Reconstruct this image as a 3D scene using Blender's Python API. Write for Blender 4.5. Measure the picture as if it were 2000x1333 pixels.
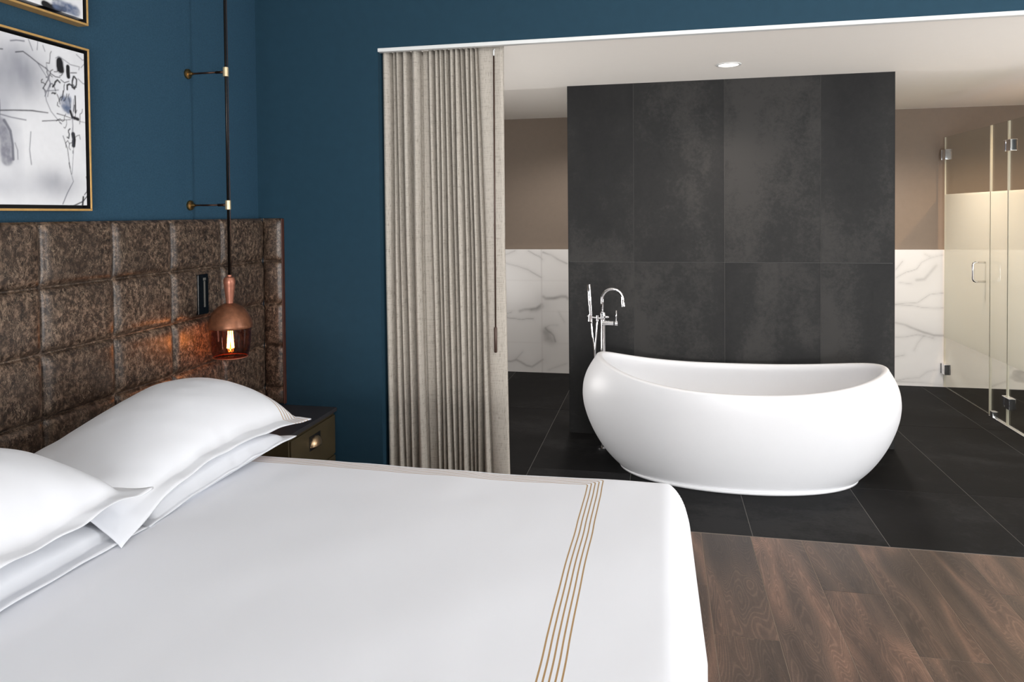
import bpy, bmesh, math, random
import numpy as np
from mathutils import Vector, Matrix
random.seed(7)
for o in list(bpy.data.objects): bpy.data.objects.remove(o)
scn = bpy.context.scene
COL = scn.collection
PI = math.pi

# ------------------------------------------------------------------ camera
EYE = 1.537
cd = bpy.data.cameras.new('camera'); cam = bpy.data.objects.new('camera', cd); COL.objects.link(cam)
cx, cy, cz = (0.97858, 0.20565, -0.00926), (0.00457, 0.02328, 0.99972), (0.20581, -0.97835, 0.02184)
cam.matrix_world = Matrix(((cx[0], cy[0], cz[0], 0), (cx[1], cy[1], cz[1], 0), (cx[2], cy[2], cz[2], EYE), (0, 0, 0, 1)))
cd.sensor_width = 36; cd.sensor_fit = 'HORIZONTAL'; cd.lens = 1430.99 / 2000 * 36
cd.shift_x = 0.00656; cd.shift_y = -0.10886; cd.clip_start = 0.05
scn.camera = cam
# ------------------------------------------------------------------ exposure
vs = scn.view_settings
vs.view_transform = 'Standard'; vs.look = 'None'; vs.gamma = 1; vs.use_curve_mapping = False
vs.exposure = -0.06
# ------------------------------------------------------------------ world
w = bpy.data.worlds.new('world'); scn.world = w; w.use_nodes = True
w.node_tree.nodes['Background'].inputs[0].default_value = (0.75, 0.85, 1, 1)
w.node_tree.nodes['Background'].inputs[1].default_value = 0.6
# ------------------------------------------------------------------ lights
def area(name, loc, rot, sx, sy, power, col, spread=180):
    l = bpy.data.lights.new(name, 'AREA'); l.shape = 'RECTANGLE'; l.size = sx; l.size_y = sy
    l.energy = power; l.color = col; l.spread = math.radians(spread)
    o = bpy.data.objects.new(name, l); COL.objects.link(o); o.location = loc; o.rotation_euler = rot
    return o
DAY = (0.93, 0.965, 1.0)
# daylight through the windows opposite the headboard (wall_right) and behind the camera (wall_front)
area('window_daylight', (4.08, 2.05, 1.75), (0, PI / 2, 0), 1.7, 0.42, 78, DAY)
area('window_daylight', (4.08, -0.5, 1.55), (0, PI / 2, 0), 1.7, 1.5, 14, DAY)
area('window_daylight', (1.0, -2.72, 1.85), (PI / 2, 0, 0), 3.4, 1.0, 62, DAY)
# added uplight at the same window, brightens the bathroom ceiling
area('added_uplight', (1.0, -2.72, .75), (PI / 2 + math.radians(14), 0, 0), 3.4, 0.9, 125, (1, .98, .96), 130)
# added uplights for the bathroom ceiling, behind the curtain and right of the opening
area('added_uplight', (-2.12, 4.35, .75), (0, -PI / 2 - math.radians(38), 0), .9, 1.0, 27, (1, .96, .92))
area('added_uplight', (3.22, 4.25, .75), (0, PI / 2 + math.radians(38), 0), .9, 0.9, 26, (1, .96, .92))
# added fill light without a fixture under the bedroom ceiling, aimed at the bath
area('added_fill_light', (1.0, 0.7, 2.80), (PI / 2 - math.radians(22), 0, 0), 2.4, 0.25, 9, (1, .97, .93), 120)

# ------------------------------------------------------------------ helpers
def finish(name, me, mat, parent=None, smooth=True):
    if smooth: me.shade_smooth()
    mats = mat if isinstance(mat, (list, tuple)) else [mat]
    for m in mats: me.materials.append(m)
    o = bpy.data.objects.new(name, me); COL.objects.link(o)
    if parent: o.parent = parent
    return o
class MB:
    def __init__(s): s.v = []; s.f = []; s.uv = {}
    def add(s, v, f):
        n = len(s.v); s.v += [tuple(p) for p in v]; s.f += [tuple(i + n for i in q) for q in f]; return s
    def box(s, x0, x1, y0, y1, z0, z1):
        v = [(x, y, z) for x in (x0, x1) for y in (y0, y1) for z in (z0, z1)]
        return s.add(v, [(0, 1, 3, 2), (4, 6, 7, 5), (0, 4, 5, 1), (2, 3, 7, 6), (0, 2, 6, 4), (1, 5, 7, 3)])
    def lathe(s, prof, c=(0, 0, 0), n=48, caps=True):
        v = []; f = []
        for r, z in prof:
            for k in range(n):
                a = 2 * PI * k / n; v.append((c[0] + r * math.cos(a), c[1] + r * math.sin(a), c[2] + z))
        for i in range(len(prof) - 1):
            for k in range(n):
                k2 = (k + 1) % n; f.append((i * n + k, i * n + k2, (i + 1) * n + k2, (i + 1) * n + k))
        if caps:
            if prof[0][0] > 1e-5: f.append(tuple(range(n - 1, -1, -1)))
            if prof[-1][0] > 1e-5: f.append(tuple((len(prof) - 1) * n + k for k in range(n)))
        return s.add(v, f)
    def tube(s, pts, r, n=16, caps=True):
        P = [Vector(p) for p in pts]; R = r if isinstance(r, (list, tuple)) else [r] * len(P)
        v = []; f = []; prev = None
        for i, p in enumerate(P):
            t = (P[min(i + 1, len(P) - 1)] - P[max(i - 1, 0)]).normalized()
            if prev is None:
                a = Vector((0, 0, 1)) if abs(t.z) < .9 else Vector((1, 0, 0)); u = t.cross(a).normalized()
            else:
                u = (prev - t * prev.dot(t)).normalized()
            prev = u; w_ = t.cross(u)
            for k in range(n):
                a = 2 * PI * k / n; v.append(p + (u * math.cos(a) + w_ * math.sin(a)) * R[i])
        for i in range(len(P) - 1):
            for k in range(n):
                k2 = (k + 1) % n; f.append((i * n + k, i * n + k2, (i + 1) * n + k2, (i + 1) * n + k))
        if caps: f.append(tuple(range(n - 1, -1, -1))); f.append(tuple((len(P) - 1) * n + k for k in range(n)))
        return s.add(v, f)
    def build(s, name, mat, parent=None, smooth=False, bevel=0, seg=2, origin=None):
        me = bpy.data.meshes.new(name)
        v = s.v
        me.from_pydata(v, [], s.f); 
        bm = bmesh.new(); bm.from_mesh(me)
        if bevel == 0 or True: bmesh.ops.recalc_face_normals(bm, faces=bm.faces)
        bm.to_mesh(me); bm.free()
        o = finish(name, me, mat, parent, smooth)
        if bevel:
            b = o.modifiers.new('bevel', 'BEVEL'); b.width = bevel; b.segments = seg; b.limit_method = 'ANGLE'; b.angle_limit = math.radians(40)
            me.shade_smooth()
            for p in me.polygons: p.use_smooth = True
            wn = o.modifiers.new('wn', 'WEIGHTED_NORMAL'); wn.keep_sharp = False
        elif smooth:
            pass
        return o
def autosm(o, ang=35):
    bm = bmesh.new(); bm.from_mesh(o.data)
    for e in bm.edges:
        if len(e.link_faces) == 2 and e.calc_face_angle(0) > math.radians(ang): e.smooth = False
    bm.to_mesh(o.data); bm.free()
    for p in o.data.polygons: p.use_smooth = True
    return o
def tag(o, label=None, cat=None, group=None, kind=None):
    if label: o['label'] = label
    if cat: o['category'] = cat
    if group: o['group'] = group
    if kind: o['kind'] = kind
    return o
def thing(name, loc, label, cat, group=None):
    o = bpy.data.objects.new(name, None); COL.objects.link(o); o.location = loc; o.empty_display_size = .05
    bpy.context.view_layer.update()
    return tag(o, label, cat, group)
def put(o, parent):              # parent a world-coordinates mesh under an Empty
    o.parent = parent; o.matrix_parent_inverse = Matrix.Translation(-Vector(parent.location)); return o
def struct(o, label=None): return tag(o, label, None, None, 'structure')
def gridmesh(name, P, mat, parent=None, smooth=True, uv=None, close_u=False):
    # P: (nu,nv,3) array
    nu, nv = P.shape[:2]; v = P.reshape(-1, 3)
    f = []
    I = np.arange(nu * nv).reshape(nu, nv)
    iu = range(nu if close_u else nu - 1)
    for i in iu:
        a = I[i]; b = I[(i + 1) % nu]
        f += [(int(a[j]), int(b[j]), int(b[j + 1]), int(a[j + 1])) for j in range(nv - 1)]
    me = bpy.data.meshes.new(name); me.from_pydata(v.tolist(), [], f)
    if uv is not None:
        l = me.uv_layers.new(name='UVMap'); vi = np.zeros(len(me.loops), dtype=np.int32); me.loops.foreach_get('vertex_index', vi)
        l.data.foreach_set('uv', uv.reshape(-1, 2)[vi].astype(np.float32).ravel())
    return finish(name, me, mat, parent, smooth)
def setcol(me, C):
    a = me.color_attributes.new('Col', 'FLOAT_COLOR', 'POINT')
    C = np.concatenate([C, np.ones((len(C), 1))], 1).astype(np.float32); a.data.foreach_set('color', C.ravel())
rng = np.random.RandomState(3)
_T = rng.rand(256, 256)
def vnoise(x, y):
    xi = np.floor(x).astype(int); yi = np.floor(y).astype(int); fx = x - xi; fy = y - yi
    fx = fx * fx * (3 - 2 * fx); fy = fy * fy * (3 - 2 * fy)
    g = lambda a, b: _T[a % 256, b % 256]
    return (g(xi, yi) * (1 - fx) + g(xi + 1, yi) * fx) * (1 - fy) + (g(xi, yi + 1) * (1 - fx) + g(xi + 1, yi + 1) * fx) * fy
def fbm(x, y, o=4):
    s = 0; a = .5
    for k in range(o): s = s + a * vnoise(x * 2 ** k + 13.1 * k, y * 2 ** k + 7.7 * k); a *= .5
    return s / (1 - .5 ** o)
def segdist(X, Y, pts):
    d = np.full(X.shape, 1e9)
    for (ax, ay), (bx, by) in zip(pts[:-1], pts[1:]):
        L = (bx - ax) ** 2 + (by - ay) ** 2 + 1e-12
        t = np.clip(((X - ax) * (bx - ax) + (Y - ay) * (by - ay)) / L, 0, 1)
        d = np.minimum(d, np.hypot(X - ax - t * (bx - ax), Y - ay - t * (by - ay)))
    return d

# ------------------------------------------------------------------ materials
def lin(c):
    return tuple((x / 255 / 12.92 if x / 255 <= .04045 else ((x / 255 + .055) / 1.055) ** 2.4) for x in c) + (1,)
class N:
    def __init__(s, name):
        s.m = bpy.data.materials.new(name); s.m.use_nodes = True; s.t = s.m.node_tree; s.b = s.t.nodes['Principled BSDF']
    def n(s, typ, **k):
        x = s.t.nodes.new(typ)
        for a, v in k.items():
            if a.startswith('i_'):
                key = a[2:]; key = int(key) if key.isdigit() else key.replace('_', ' ')
                x.inputs[key].default_value = v
            else: setattr(x, a, v)
        return x
    def l(s, a, ao, b, bi): s.t.links.new(a.outputs[ao], b.inputs[bi])
    def obj(s, scale=(1, 1, 1)):
        tc = s.n('ShaderNodeTexCoord'); mp = s.n('ShaderNodeMapping'); mp.inputs['Scale'].default_value = scale
        s.l(tc, 'Object', mp, 'Vector'); return mp
    def noise(s, src, scale, detail=4, rough=.6, dist=0):
        x = s.n('ShaderNodeTexNoise'); x.inputs['Scale'].default_value = scale; x.inputs['Detail'].default_value = detail
        x.inputs['Roughness'].default_value = rough; x.inputs['Distortion'].default_value = dist
        if src: s.l(src, 0, x, 'Vector')
        return x
    def ramp(s, src, so, stops):
        x = s.n('ShaderNodeValToRGB'); e = x.color_ramp.elements
        while len(e) < len(stops): e.new(.5)
        for k, (p, c) in enumerate(stops): e[k].position = p; e[k].color = c
        s.l(src, so, x, 0); return x
    def bump(s, src, so, strength, dist=.002, prev=None):
        x = s.n('ShaderNodeBump'); x.inputs['Strength'].default_value = strength; x.inputs['Distance'].default_value = dist
        s.l(src, so, x, 'Height')
        if prev: s.l(prev, 0, x, 'Normal')
        s.l(x, 0, s.b, 'Normal'); return x
    def mix(s, a, b, fac, mode='MIX'):
        x = s.n('ShaderNodeMix', data_type='RGBA', blend_type=mode)
        for inp, q in ((0, fac), (6, a), (7, b)):
            if isinstance(q, tuple) and isinstance(q[0], bpy.types.Node): s.t.links.new(q[0].outputs[q[1]], x.inputs[inp])
            else: x.inputs[inp].default_value = q
        return x
    def math(s, op, a, b=0.0):
        x = s.n('ShaderNodeMath', operation=op)
        for i, q in ((0, a), (1, b)):
            if isinstance(q, tuple): s.t.links.new(q[0].outputs[q[1]], x.inputs[i])
            else: x.inputs[i].default_value = q
        return x
def simple(name, c, rough=.5, metal=0, noise=0, scale=20, bump=0, bscale=200, coat=0, spec=.5):
    q = N(name); q.b.inputs['Roughness'].default_value = rough; q.b.inputs['Metallic'].default_value = metal
    q.b.inputs['Base Color'].default_value = lin(c)
    q.b.inputs['Specular IOR Level'].default_value = spec
    if coat: q.b.inputs['Coat Weight'].default_value = coat; q.b.inputs['Coat Roughness'].default_value = .1
    m = q.obj()
    nz = q.noise(m, scale)
    if noise:
        a = tuple(x * (1 - noise) for x in lin(c)[:3]) + (1,); b = tuple(min(1, x * (1 + noise)) for x in lin(c)[:3]) + (1,)
        r = q.ramp(nz, 0, [(.3, a), (.7, b)]); q.l(r, 0, q.b, 'Base Color')
    if bump:
        n2 = q.noise(m, bscale, 3); q.bump(n2, 0, bump, .001)
    return q.m
M = {}
# textured teal wall covering
q = N('wall_covering_teal'); m = q.obj(); n1 = q.noise(m, 3, 3); n2 = q.noise(m, 160, 3, .7)
r = q.ramp(n2, 0, [(.3, lin((37, 65, 84))), (.7, lin((46, 78, 98)))]); q.l(r, 0, q.b, 'Base Color'); q.bump(n2, 0, .5, .0015)
q.b.inputs['Roughness'].default_value = .75; q.b.inputs['Specular IOR Level'].default_value = .2; M['teal'] = q.m
M['teal_paint'] = simple('teal_paint', (33, 61, 77), .7, noise=.04, bump=.1, bscale=300, spec=.15)
M['white_paint'] = simple('white_ceiling_paint', (248, 244, 238), .6, noise=.005, bump=.1)
M['trim_white'] = simple('trim_white_enamel', (222, 224, 223), .35, noise=.02)
M['beige'] = simple('beige_paint', (126, 112, 99), .6, noise=.03, bump=.1)
M['grout'] = simple('grout_grey', (96, 94, 92), .9, noise=.1, scale=60)
M['grout_dark'] = simple('grout_dark', (84, 83, 82), .9, noise=.1, scale=60)
# charcoal stone tile (per tile random shift)
def stone(name, c0, c1, c2, rough, streak, spec=.2):
    q = N(name); at = q.n('ShaderNodeAttribute', attribute_name='rnd'); mp = q.obj((1, 1, 1))
    ad = q.n('ShaderNodeVectorMath', operation='MULTIPLY_ADD'); ad.inputs[1].default_value = (17, 23, 31)
    q.l(at, 'Vector', ad, 0); q.l(mp, 0, ad, 2)
    sc = q.n('ShaderNodeMapping'); sc.inputs['Scale'].default_value = streak; q.l(ad, 0, sc, 0)
    a = q.noise(sc, 1.6, 4, .55, .4); b = q.noise(ad, 45, 6, .75); c = q.noise(ad, 9, 5, .7, .6)
    s1 = q.math('MULTIPLY_ADD', (b, 0), .35); q.t.links.new(a.outputs[0], s1.inputs[2])
    s2 = q.math('MULTIPLY_ADD', (c, 0), .35); q.t.links.new(s1.outputs[0], s2.inputs[2])
    r = q.ramp(s2, 0, [(.62, c0), (.85, c1), (1.1, c2)])
    r.color_ramp.elements[2].position = 1.0
    q.l(r, 0, q.b, 'Base Color'); q.b.inputs['Roughness'].default_value = rough
    q.b.inputs['Specular IOR Level'].default_value = spec; q.bump(b, 0, .2, .001); return q.m
M['slate_wall'] = stone('charcoal_wall_tile', lin((27, 27, 28)), lin((37, 37, 37)), lin((53, 52, 51)), .6, (1, 1, .45))
M['slate_floor'] = stone('charcoal_floor_tile', lin((12, 12, 13)), lin((19, 19, 20)), lin((34, 34, 35)), .68, (.6, 1, 1), .12)
# wood planks
q = N('brown_oak_planks'); at = q.n('ShaderNodeAttribute', attribute_name='rnd'); mp = q.obj()
ad = q.n('ShaderNodeVectorMath', operation='MULTIPLY_ADD'); ad.inputs[1].default_value = (13, 29, 7); q.l(at, 'Vector', ad, 0); q.l(mp, 0, ad, 2)
ma = q.n('ShaderNodeMapping'); ma.inputs['Scale'].default_value = (4.2, .6, 1); q.l(ad, 0, ma, 0)
big = q.noise(ma, 1.3, 2, .5, .3)
rg = q.math('MULTIPLY', (big, 0), 560.); sn = q.math('SINE', (rg, 0))
mb = q.n('ShaderNodeMapping'); mb.inputs['Scale'].default_value = (70, 5, 1); q.l(ad, 0, mb, 0); fine = q.noise(mb, 2.2, 4, .7, .3)
spk = q.noise(ad, 140, 3, .7)
base = q.ramp(big, 0, [(.3, lin((60, 50, 45))), (.45, lin((88, 73, 64))), (.55, lin((116, 92, 79))), (.66, lin((76, 62, 54)))])
patch = q.noise(ma, 2.4, 3, .5, 0); 
b1 = q.mix((base, 0), lin((56, 47, 42)), .5, 'MIX'); pr = q.ramp(patch, 0, [(.45, (0, 0, 0, 1)), (.68, (.75, .75, .75, 1))]); q.l(pr, 0, b1, 0)
gr = q.ramp(sn, 0, [(.0, (.84, .83, .82, 1)), (.6, (1, 1, 1, 1)), (1., (1.25, 1.24, 1.22, 1))])
b2 = q.mix((b1, 2), (gr, 0), 1.0, 'MULTIPLY')
fr = q.ramp(fine, 0, [(.35, (.72, .72, .72, 1)), (.65, (1.22, 1.2, 1.18, 1))]); b3 = q.mix((b2, 2), (fr, 0), .55, 'MULTIPLY')
sr = q.ramp(spk, 0, [(.35, (.75, .75, .75, 1)), (.65, (1.2, 1.2, 1.2, 1))]); b4 = q.mix((b3, 2), (sr, 0), .5, 'MULTIPLY')
sx = q.n('ShaderNodeSeparateXYZ'); q.l(at, 'Vector', sx, 0)
tr = q.ramp(sx, 2, [(0, (.8, .79, .78, 1)), (1, (1.15, 1.1, 1.08, 1))]); b5 = q.mix((b4, 2), (tr, 0), 1.0, 'MULTIPLY')
q.l(b5, 2, q.b, 'Base Color'); q.b.inputs['Roughness'].default_value = .5; q.bump(fine, 0, .25, .001); M['wood'] = q.m
# worn brown leather
q = N('worn_brown_leather'); mp = q.obj()
a = q.noise(mp, 4.5, 3, .55, .3); b = q.noise(mp, 48, 8, .75, .25)
base = q.ramp(b, 0, [(.39, lin((26, 18, 14))), (.5, lin((62, 48, 38))), (.61, lin((122, 101, 85)))])
md = q.mix((base, 0), lin((48, 37, 30)), .5); ar = q.ramp(a, 0, [(.42, (0, 0, 0, 1)), (.62, (.6, .6, .6, 1))]); q.l(ar, 0, md, 0)
cur = md; prevh = None
for k, (rot, scl) in enumerate((((.4, .3, .2), 34), ((1.3, .9, .5), 44), ((2.2, .2, 1.1), 52))):
    mr = q.n('ShaderNodeMapping'); mr.inputs['Rotation'].default_value = rot; mr.inputs['Scale'].default_value = (1, 1, .45); q.l(mp, 0, mr, 0)
    c = q.noise(mr, scl, 3, .55, .8 + .3 * k); rid = q.math('SUBTRACT', (c, 0), .5 + .03 * k); ab = q.math('ABSOLUTE', (rid, 0))
    rr = q.ramp(ab, 0, [(.0, (1, 1, 1, 1)), (.016, (0, 0, 0, 1))]); msk = q.noise(mp, 11 + 5 * k, 3, .6); mk = q.ramp(msk, 0, [(.42, (0, 0, 0, 1)), (.6, (.55, .55, .55, 1))])
    fm = q.math('MULTIPLY', (rr, 0), (mk, 0)); nx = q.mix((cur, 2), lin((168, 146, 124)), .5); q.l(fm, 0, nx, 0); cur = nx
q.l(cur, 2, q.b, 'Base Color'); q.b.inputs['Roughness'].default_value = .40; q.bump(b, 0, .35, .0012); M['leather'] = q.m
M['leather_edge'] = simple('headboard_edge_wood', (70, 38, 28), .5, noise=.2)
# white sateen bedding, and its striped border (UV.x = distance across the border in metres)
def cloth(name, stripes, base=(238, 240, 246)):
    q = N(name); q.b.inputs['Roughness'].default_value = .75; q.b.inputs['Sheen Weight'].default_value = .15
    base = lin(base); mp = q.obj(); wv = q.noise(mp, 600, 2); q.bump(wv, 0, .08, .0004)
    if stripes:
        uv = q.n('ShaderNodeUVMap'); s = q.n('ShaderNodeSeparateXYZ'); q.l(uv, 0, s, 0)
        per, w_, n_ = stripes
        dv = q.math('DIVIDE', (s, 0), per); fr = q.math('FRACT', (dv, 0)); lt = q.math('LESS_THAN', (fr, 0), w_)
        g0 = q.math('GREATER_THAN', (dv, 0), 0.); g1 = q.math('LESS_THAN', (dv, 0), float(n_))
        k = q.math('MULTIPLY', (lt, 0), (g0, 0)); k2 = q.math('MULTIPLY', (k, 0), (g1, 0))
        mx = q.mix(base, lin((172, 136, 88)), .5); q.l(k2, 0, mx, 0); q.l(mx, 2, q.b, 'Base Color')
    else: q.b.inputs['Base Color'].default_value = base
    return q.m
M['sateen'] = cloth('white_sateen', None, (221, 223, 228))
M['duvet'] = cloth('white_sateen_gold_border', (.0118, .33, 5))
M['sham'] = cloth('white_sateen_gold_end_border', (.0175, .26, 5), (221, 223, 228))
# linen curtain
q = N('oatmeal_linen'); mp = q.obj((1, 1, 1)); ms = q.n('ShaderNodeMapping'); ms.inputs['Scale'].default_value = (18, 18, 420); q.l(mp, 0, ms, 0)
a = q.noise(ms, 1, 4, .7); ms2 = q.n('ShaderNodeMapping'); ms2.inputs['Scale'].default_value = (420, 60, 30); q.l(mp, 0, ms2, 0); b = q.noise(ms2, 1, 3, .6)
s = q.math('ADD', (a, 0), (b, 0)); r = q.ramp(s, 0, [(.7, lin((138, 131, 121))), (1., lin((182, 175, 165)))]); r.color_ramp.elements[0].position = .72; r.color_ramp.elements[1].position = 1.2 if False else 1.0
q.l(r, 0, q.b, 'Base Color'); q.b.inputs['Roughness'].default_value = .9; q.bump(s, 0, .4, .0008); M['linen'] = q.m
M['tub'] = simple('matte_white_solid_surface', (228, 229, 232), .38, noise=.005)
q = N('polished_chrome'); q.b.inputs['Base Color'].default_value = (.85, .85, .87, 1); q.b.inputs['Metallic'].default_value = 1; q.b.inputs['Roughness'].default_value = .06; M['chrome'] = q.m
M['brass'] = simple('aged_brass', (168, 132, 82), .3, 1, noise=.25, scale=60)
M['gold'] = simple('gold_leaf_frame', (206, 164, 100), .4, .35, noise=.1, scale=40)
M['black_metal'] = simple('black_bronze', (26, 22, 20), .3, .6, noise=.1)
M['bronze'] = simple('dark_bronze_arm', (62, 44, 36), .35, .8, noise=.2)
M['ferrule'] = simple('pale_brass_ferrule', (214, 196, 160), .35, .6, noise=.1)
M['black'] = simple('black_inner_edge', (14, 12, 12), .5, noise=.1)
M['copper'] = simple('brushed_copper', (132, 86, 62), .38, .6, noise=.3, scale=30)
M['copper_light'] = simple('brushed_copper_stem', (160, 104, 84), .36, .55, noise=.1, scale=50)
M['wand'] = simple('brown_wand', (74, 56, 48), .4, .3, noise=.1)
M['dark_plate'] = simple('black_glass_plate', (12, 11, 12), .15, noise=.05)
M['stand_top'] = simple('charcoal_stained_top', (52, 50, 52), .4, noise=.15, scale=30, bump=.1)
M['stand_body'] = simple('dark_olive_brown_lacquer', (66, 56, 36), .45, noise=.15, scale=10)
M['pull'] = simple('satin_brass_pull', (196, 168, 134), .3, .9, noise=.05)
# glass
def glass(name, tint, rough=0.0, frost=None):
    q = N(name); t = q.t; out = [n for n in t.nodes if n.type == 'OUTPUT_MATERIAL'][0]
    tr = q.n('ShaderNodeBsdfTransparent'); tr.inputs[0].default_value = tint
    gl = q.n('ShaderNodeBsdfGlossy'); gl.inputs['Roughness'].default_value = .02
    ge0 = q.n('ShaderNodeNewGeometry'); dt = q.n('ShaderNodeVectorMath', operation='DOT_PRODUCT'); q.l(ge0, 'Normal', dt, 0); q.l(ge0, 'Incoming', dt, 1)
    ab0 = q.math('ABSOLUTE', (dt, 'Value')); om = q.math('SUBTRACT', 1.0, (ab0, 0)); pw = q.math('POWER', (om, 0), 5.0); m0 = q.math('MULTIPLY', (pw, 0), .96); fr = q.math('ADD', (m0, 0), .035)
    mx = q.n('ShaderNodeMixShader'); q.l(fr, 0, mx, 0); q.l(tr, 0, mx, 1); q.l(gl, 0, mx, 2)
    res = mx
    if frost:
        z0, z1, col, op = frost
        ge = q.n('ShaderNodeNewGeometry'); sp = q.n('ShaderNodeSeparateXYZ'); q.l(ge, 'Position', sp, 0)
        a = q.math('GREATER_THAN', (sp, 2), z0); b = q.math('LESS_THAN', (sp, 2), z1); c = q.math('MULTIPLY', (a, 0), (b, 0)); d = q.math('MULTIPLY', (c, 0), op)
        df = q.n('ShaderNodeBsdfDiffuse'); df.inputs[0].default_value = col; tl = q.n('ShaderNodeBsdfTranslucent'); tl.inputs[0].default_value = col
        m3 = q.n('ShaderNodeMixShader'); m3.inputs[0].default_value = .5; q.l(df, 0, m3, 1); q.l(tl, 0, m3, 2)
        m4 = q.n('ShaderNodeMixShader'); q.l(d, 0, m4, 0); q.l(mx, 0, m4, 1); q.l(m3, 0, m4, 2); res = m4
    q.l(res, 0, out, 0); return q.m
M['shower_glass'] = glass('frosted_band_shower_glass', (.95, .97, .95, 1), frost=(.44, 1.667, (.90, .92, .86, 1), .6))
M['amber_glass'] = glass('smoked_amber_glass', (.66, .42, .36, 1))
M['glass_edge'] = simple('pale_green_glass_edge', (226, 222, 205), .2, noise=.03)
def emit(name, col, k):
    q = N(name); q.b.inputs['Base Color'].default_value = (0, 0, 0, 1); q.b.inputs['Emission Color'].default_value = col; q.b.inputs['Emission Strength'].default_value = k; return q.m
M['lamp_on'] = emit('downlight_lens', (1, .86, .76, 1), 6)
M['filament'] = emit('glowing_filament', (1, .50, .14, 1), 60)
M['bulb_glass'] = glass('clear_bulb_glass', (.98, .85, .68, 1))
def vcol(name, rough, nz=0):
    q = N(name); at = q.n('ShaderNodeVertexColor'); at.layer_name = 'Col'; q.l(at, 0, q.b, 'Base Color'); q.b.inputs['Roughness'].default_value = rough
    if nz: m = q.obj(); n_ = q.noise(m, nz, 3); q.bump(n_, 0, .2, .001)
    return q.m
M['marble'] = vcol('white_veined_marble', .22)
M['canvas'] = vcol('painted_canvas', .55, 300)

# ================================================================== ROOM SHELL
BX0, BY, WX = -2.114, 3.59, 4.12   # headboard wall, far wall plane, right wall
SHX, CEIL, BC = 3.3, 2.95, 2.417
struct(MB().box(BX0 - .12, BX0, -2.8, 3.71, 0, CEIL).build('wall_left', M['teal']), 'teal textured wall behind the headboard')
b = MB(); b.box(BX0, -1.42, BY, BY + .12, 0, CEIL); b.box(-1.42, 3.2, BY, BY + .03, 2.397, CEIL); b.box(3.2, WX, BY, BY + .12, 0, CEIL)
struct(b.build('wall_far', M['teal_paint']), 'dark teal partition wall with a wide opening to the bathroom')
struct(MB().box(-1.42, 3.2, BY - .004, BY + .03, 2.378, 2.397).build('trim_1', M['trim_white'], bevel=.002), 'white edge trim along the top of the bathroom opening')
struct(MB().box(BX0 - .12, WX + .12, -2.8, BY + .03, CEIL, CEIL + .1).build('ceiling', M['white_paint']))
b = MB(); b.box(-2.3, SHX + .1, BY + .03, 5.13, BC, BC + .2); b.box(-.62, SHX + .1, 5.13, 7.1, BC, BC + .2); b.box(-2.3, -.62, 5.13, 7.1, BC + .035, BC + .2)
struct(b.build('ceiling_bathroom', M['white_paint']), 'lower off-white bathroom ceiling')
# right wall and front wall with window openings (behind / beside the camera)
b = MB(); b.box(WX, WX + .12, -2.8, -1.3, 0, CEIL); b.box(WX, WX + .12, .3, 1.8, 0, CEIL); b.box(WX, WX + .12, 2.3, BY + .12, 0, CEIL)
b.box(WX, WX + .12, -1.3, .3, 0, .65); b.box(WX, WX + .12, -1.3, .3, 2.45, CEIL); b.box(WX, WX + .12, 1.8, 2.3, 0, .85); b.box(WX, WX + .12, 1.8, 2.3, 2.65, CEIL)
struct(b.build('wall_right', M['white_paint']))
b = MB(); b.box(BX0 - .12, -.8, -2.92, -2.8, 0, CEIL); b.box(2.8, WX + .12, -2.92, -2.8, 0, CEIL); b.box(-.8, 2.8, -2.92, -2.8, 0, .25); b.box(-.8, 2.8, -2.92, -2.8, 2.5, CEIL)
struct(b.build('wall_front', M['white_paint']))
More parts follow.
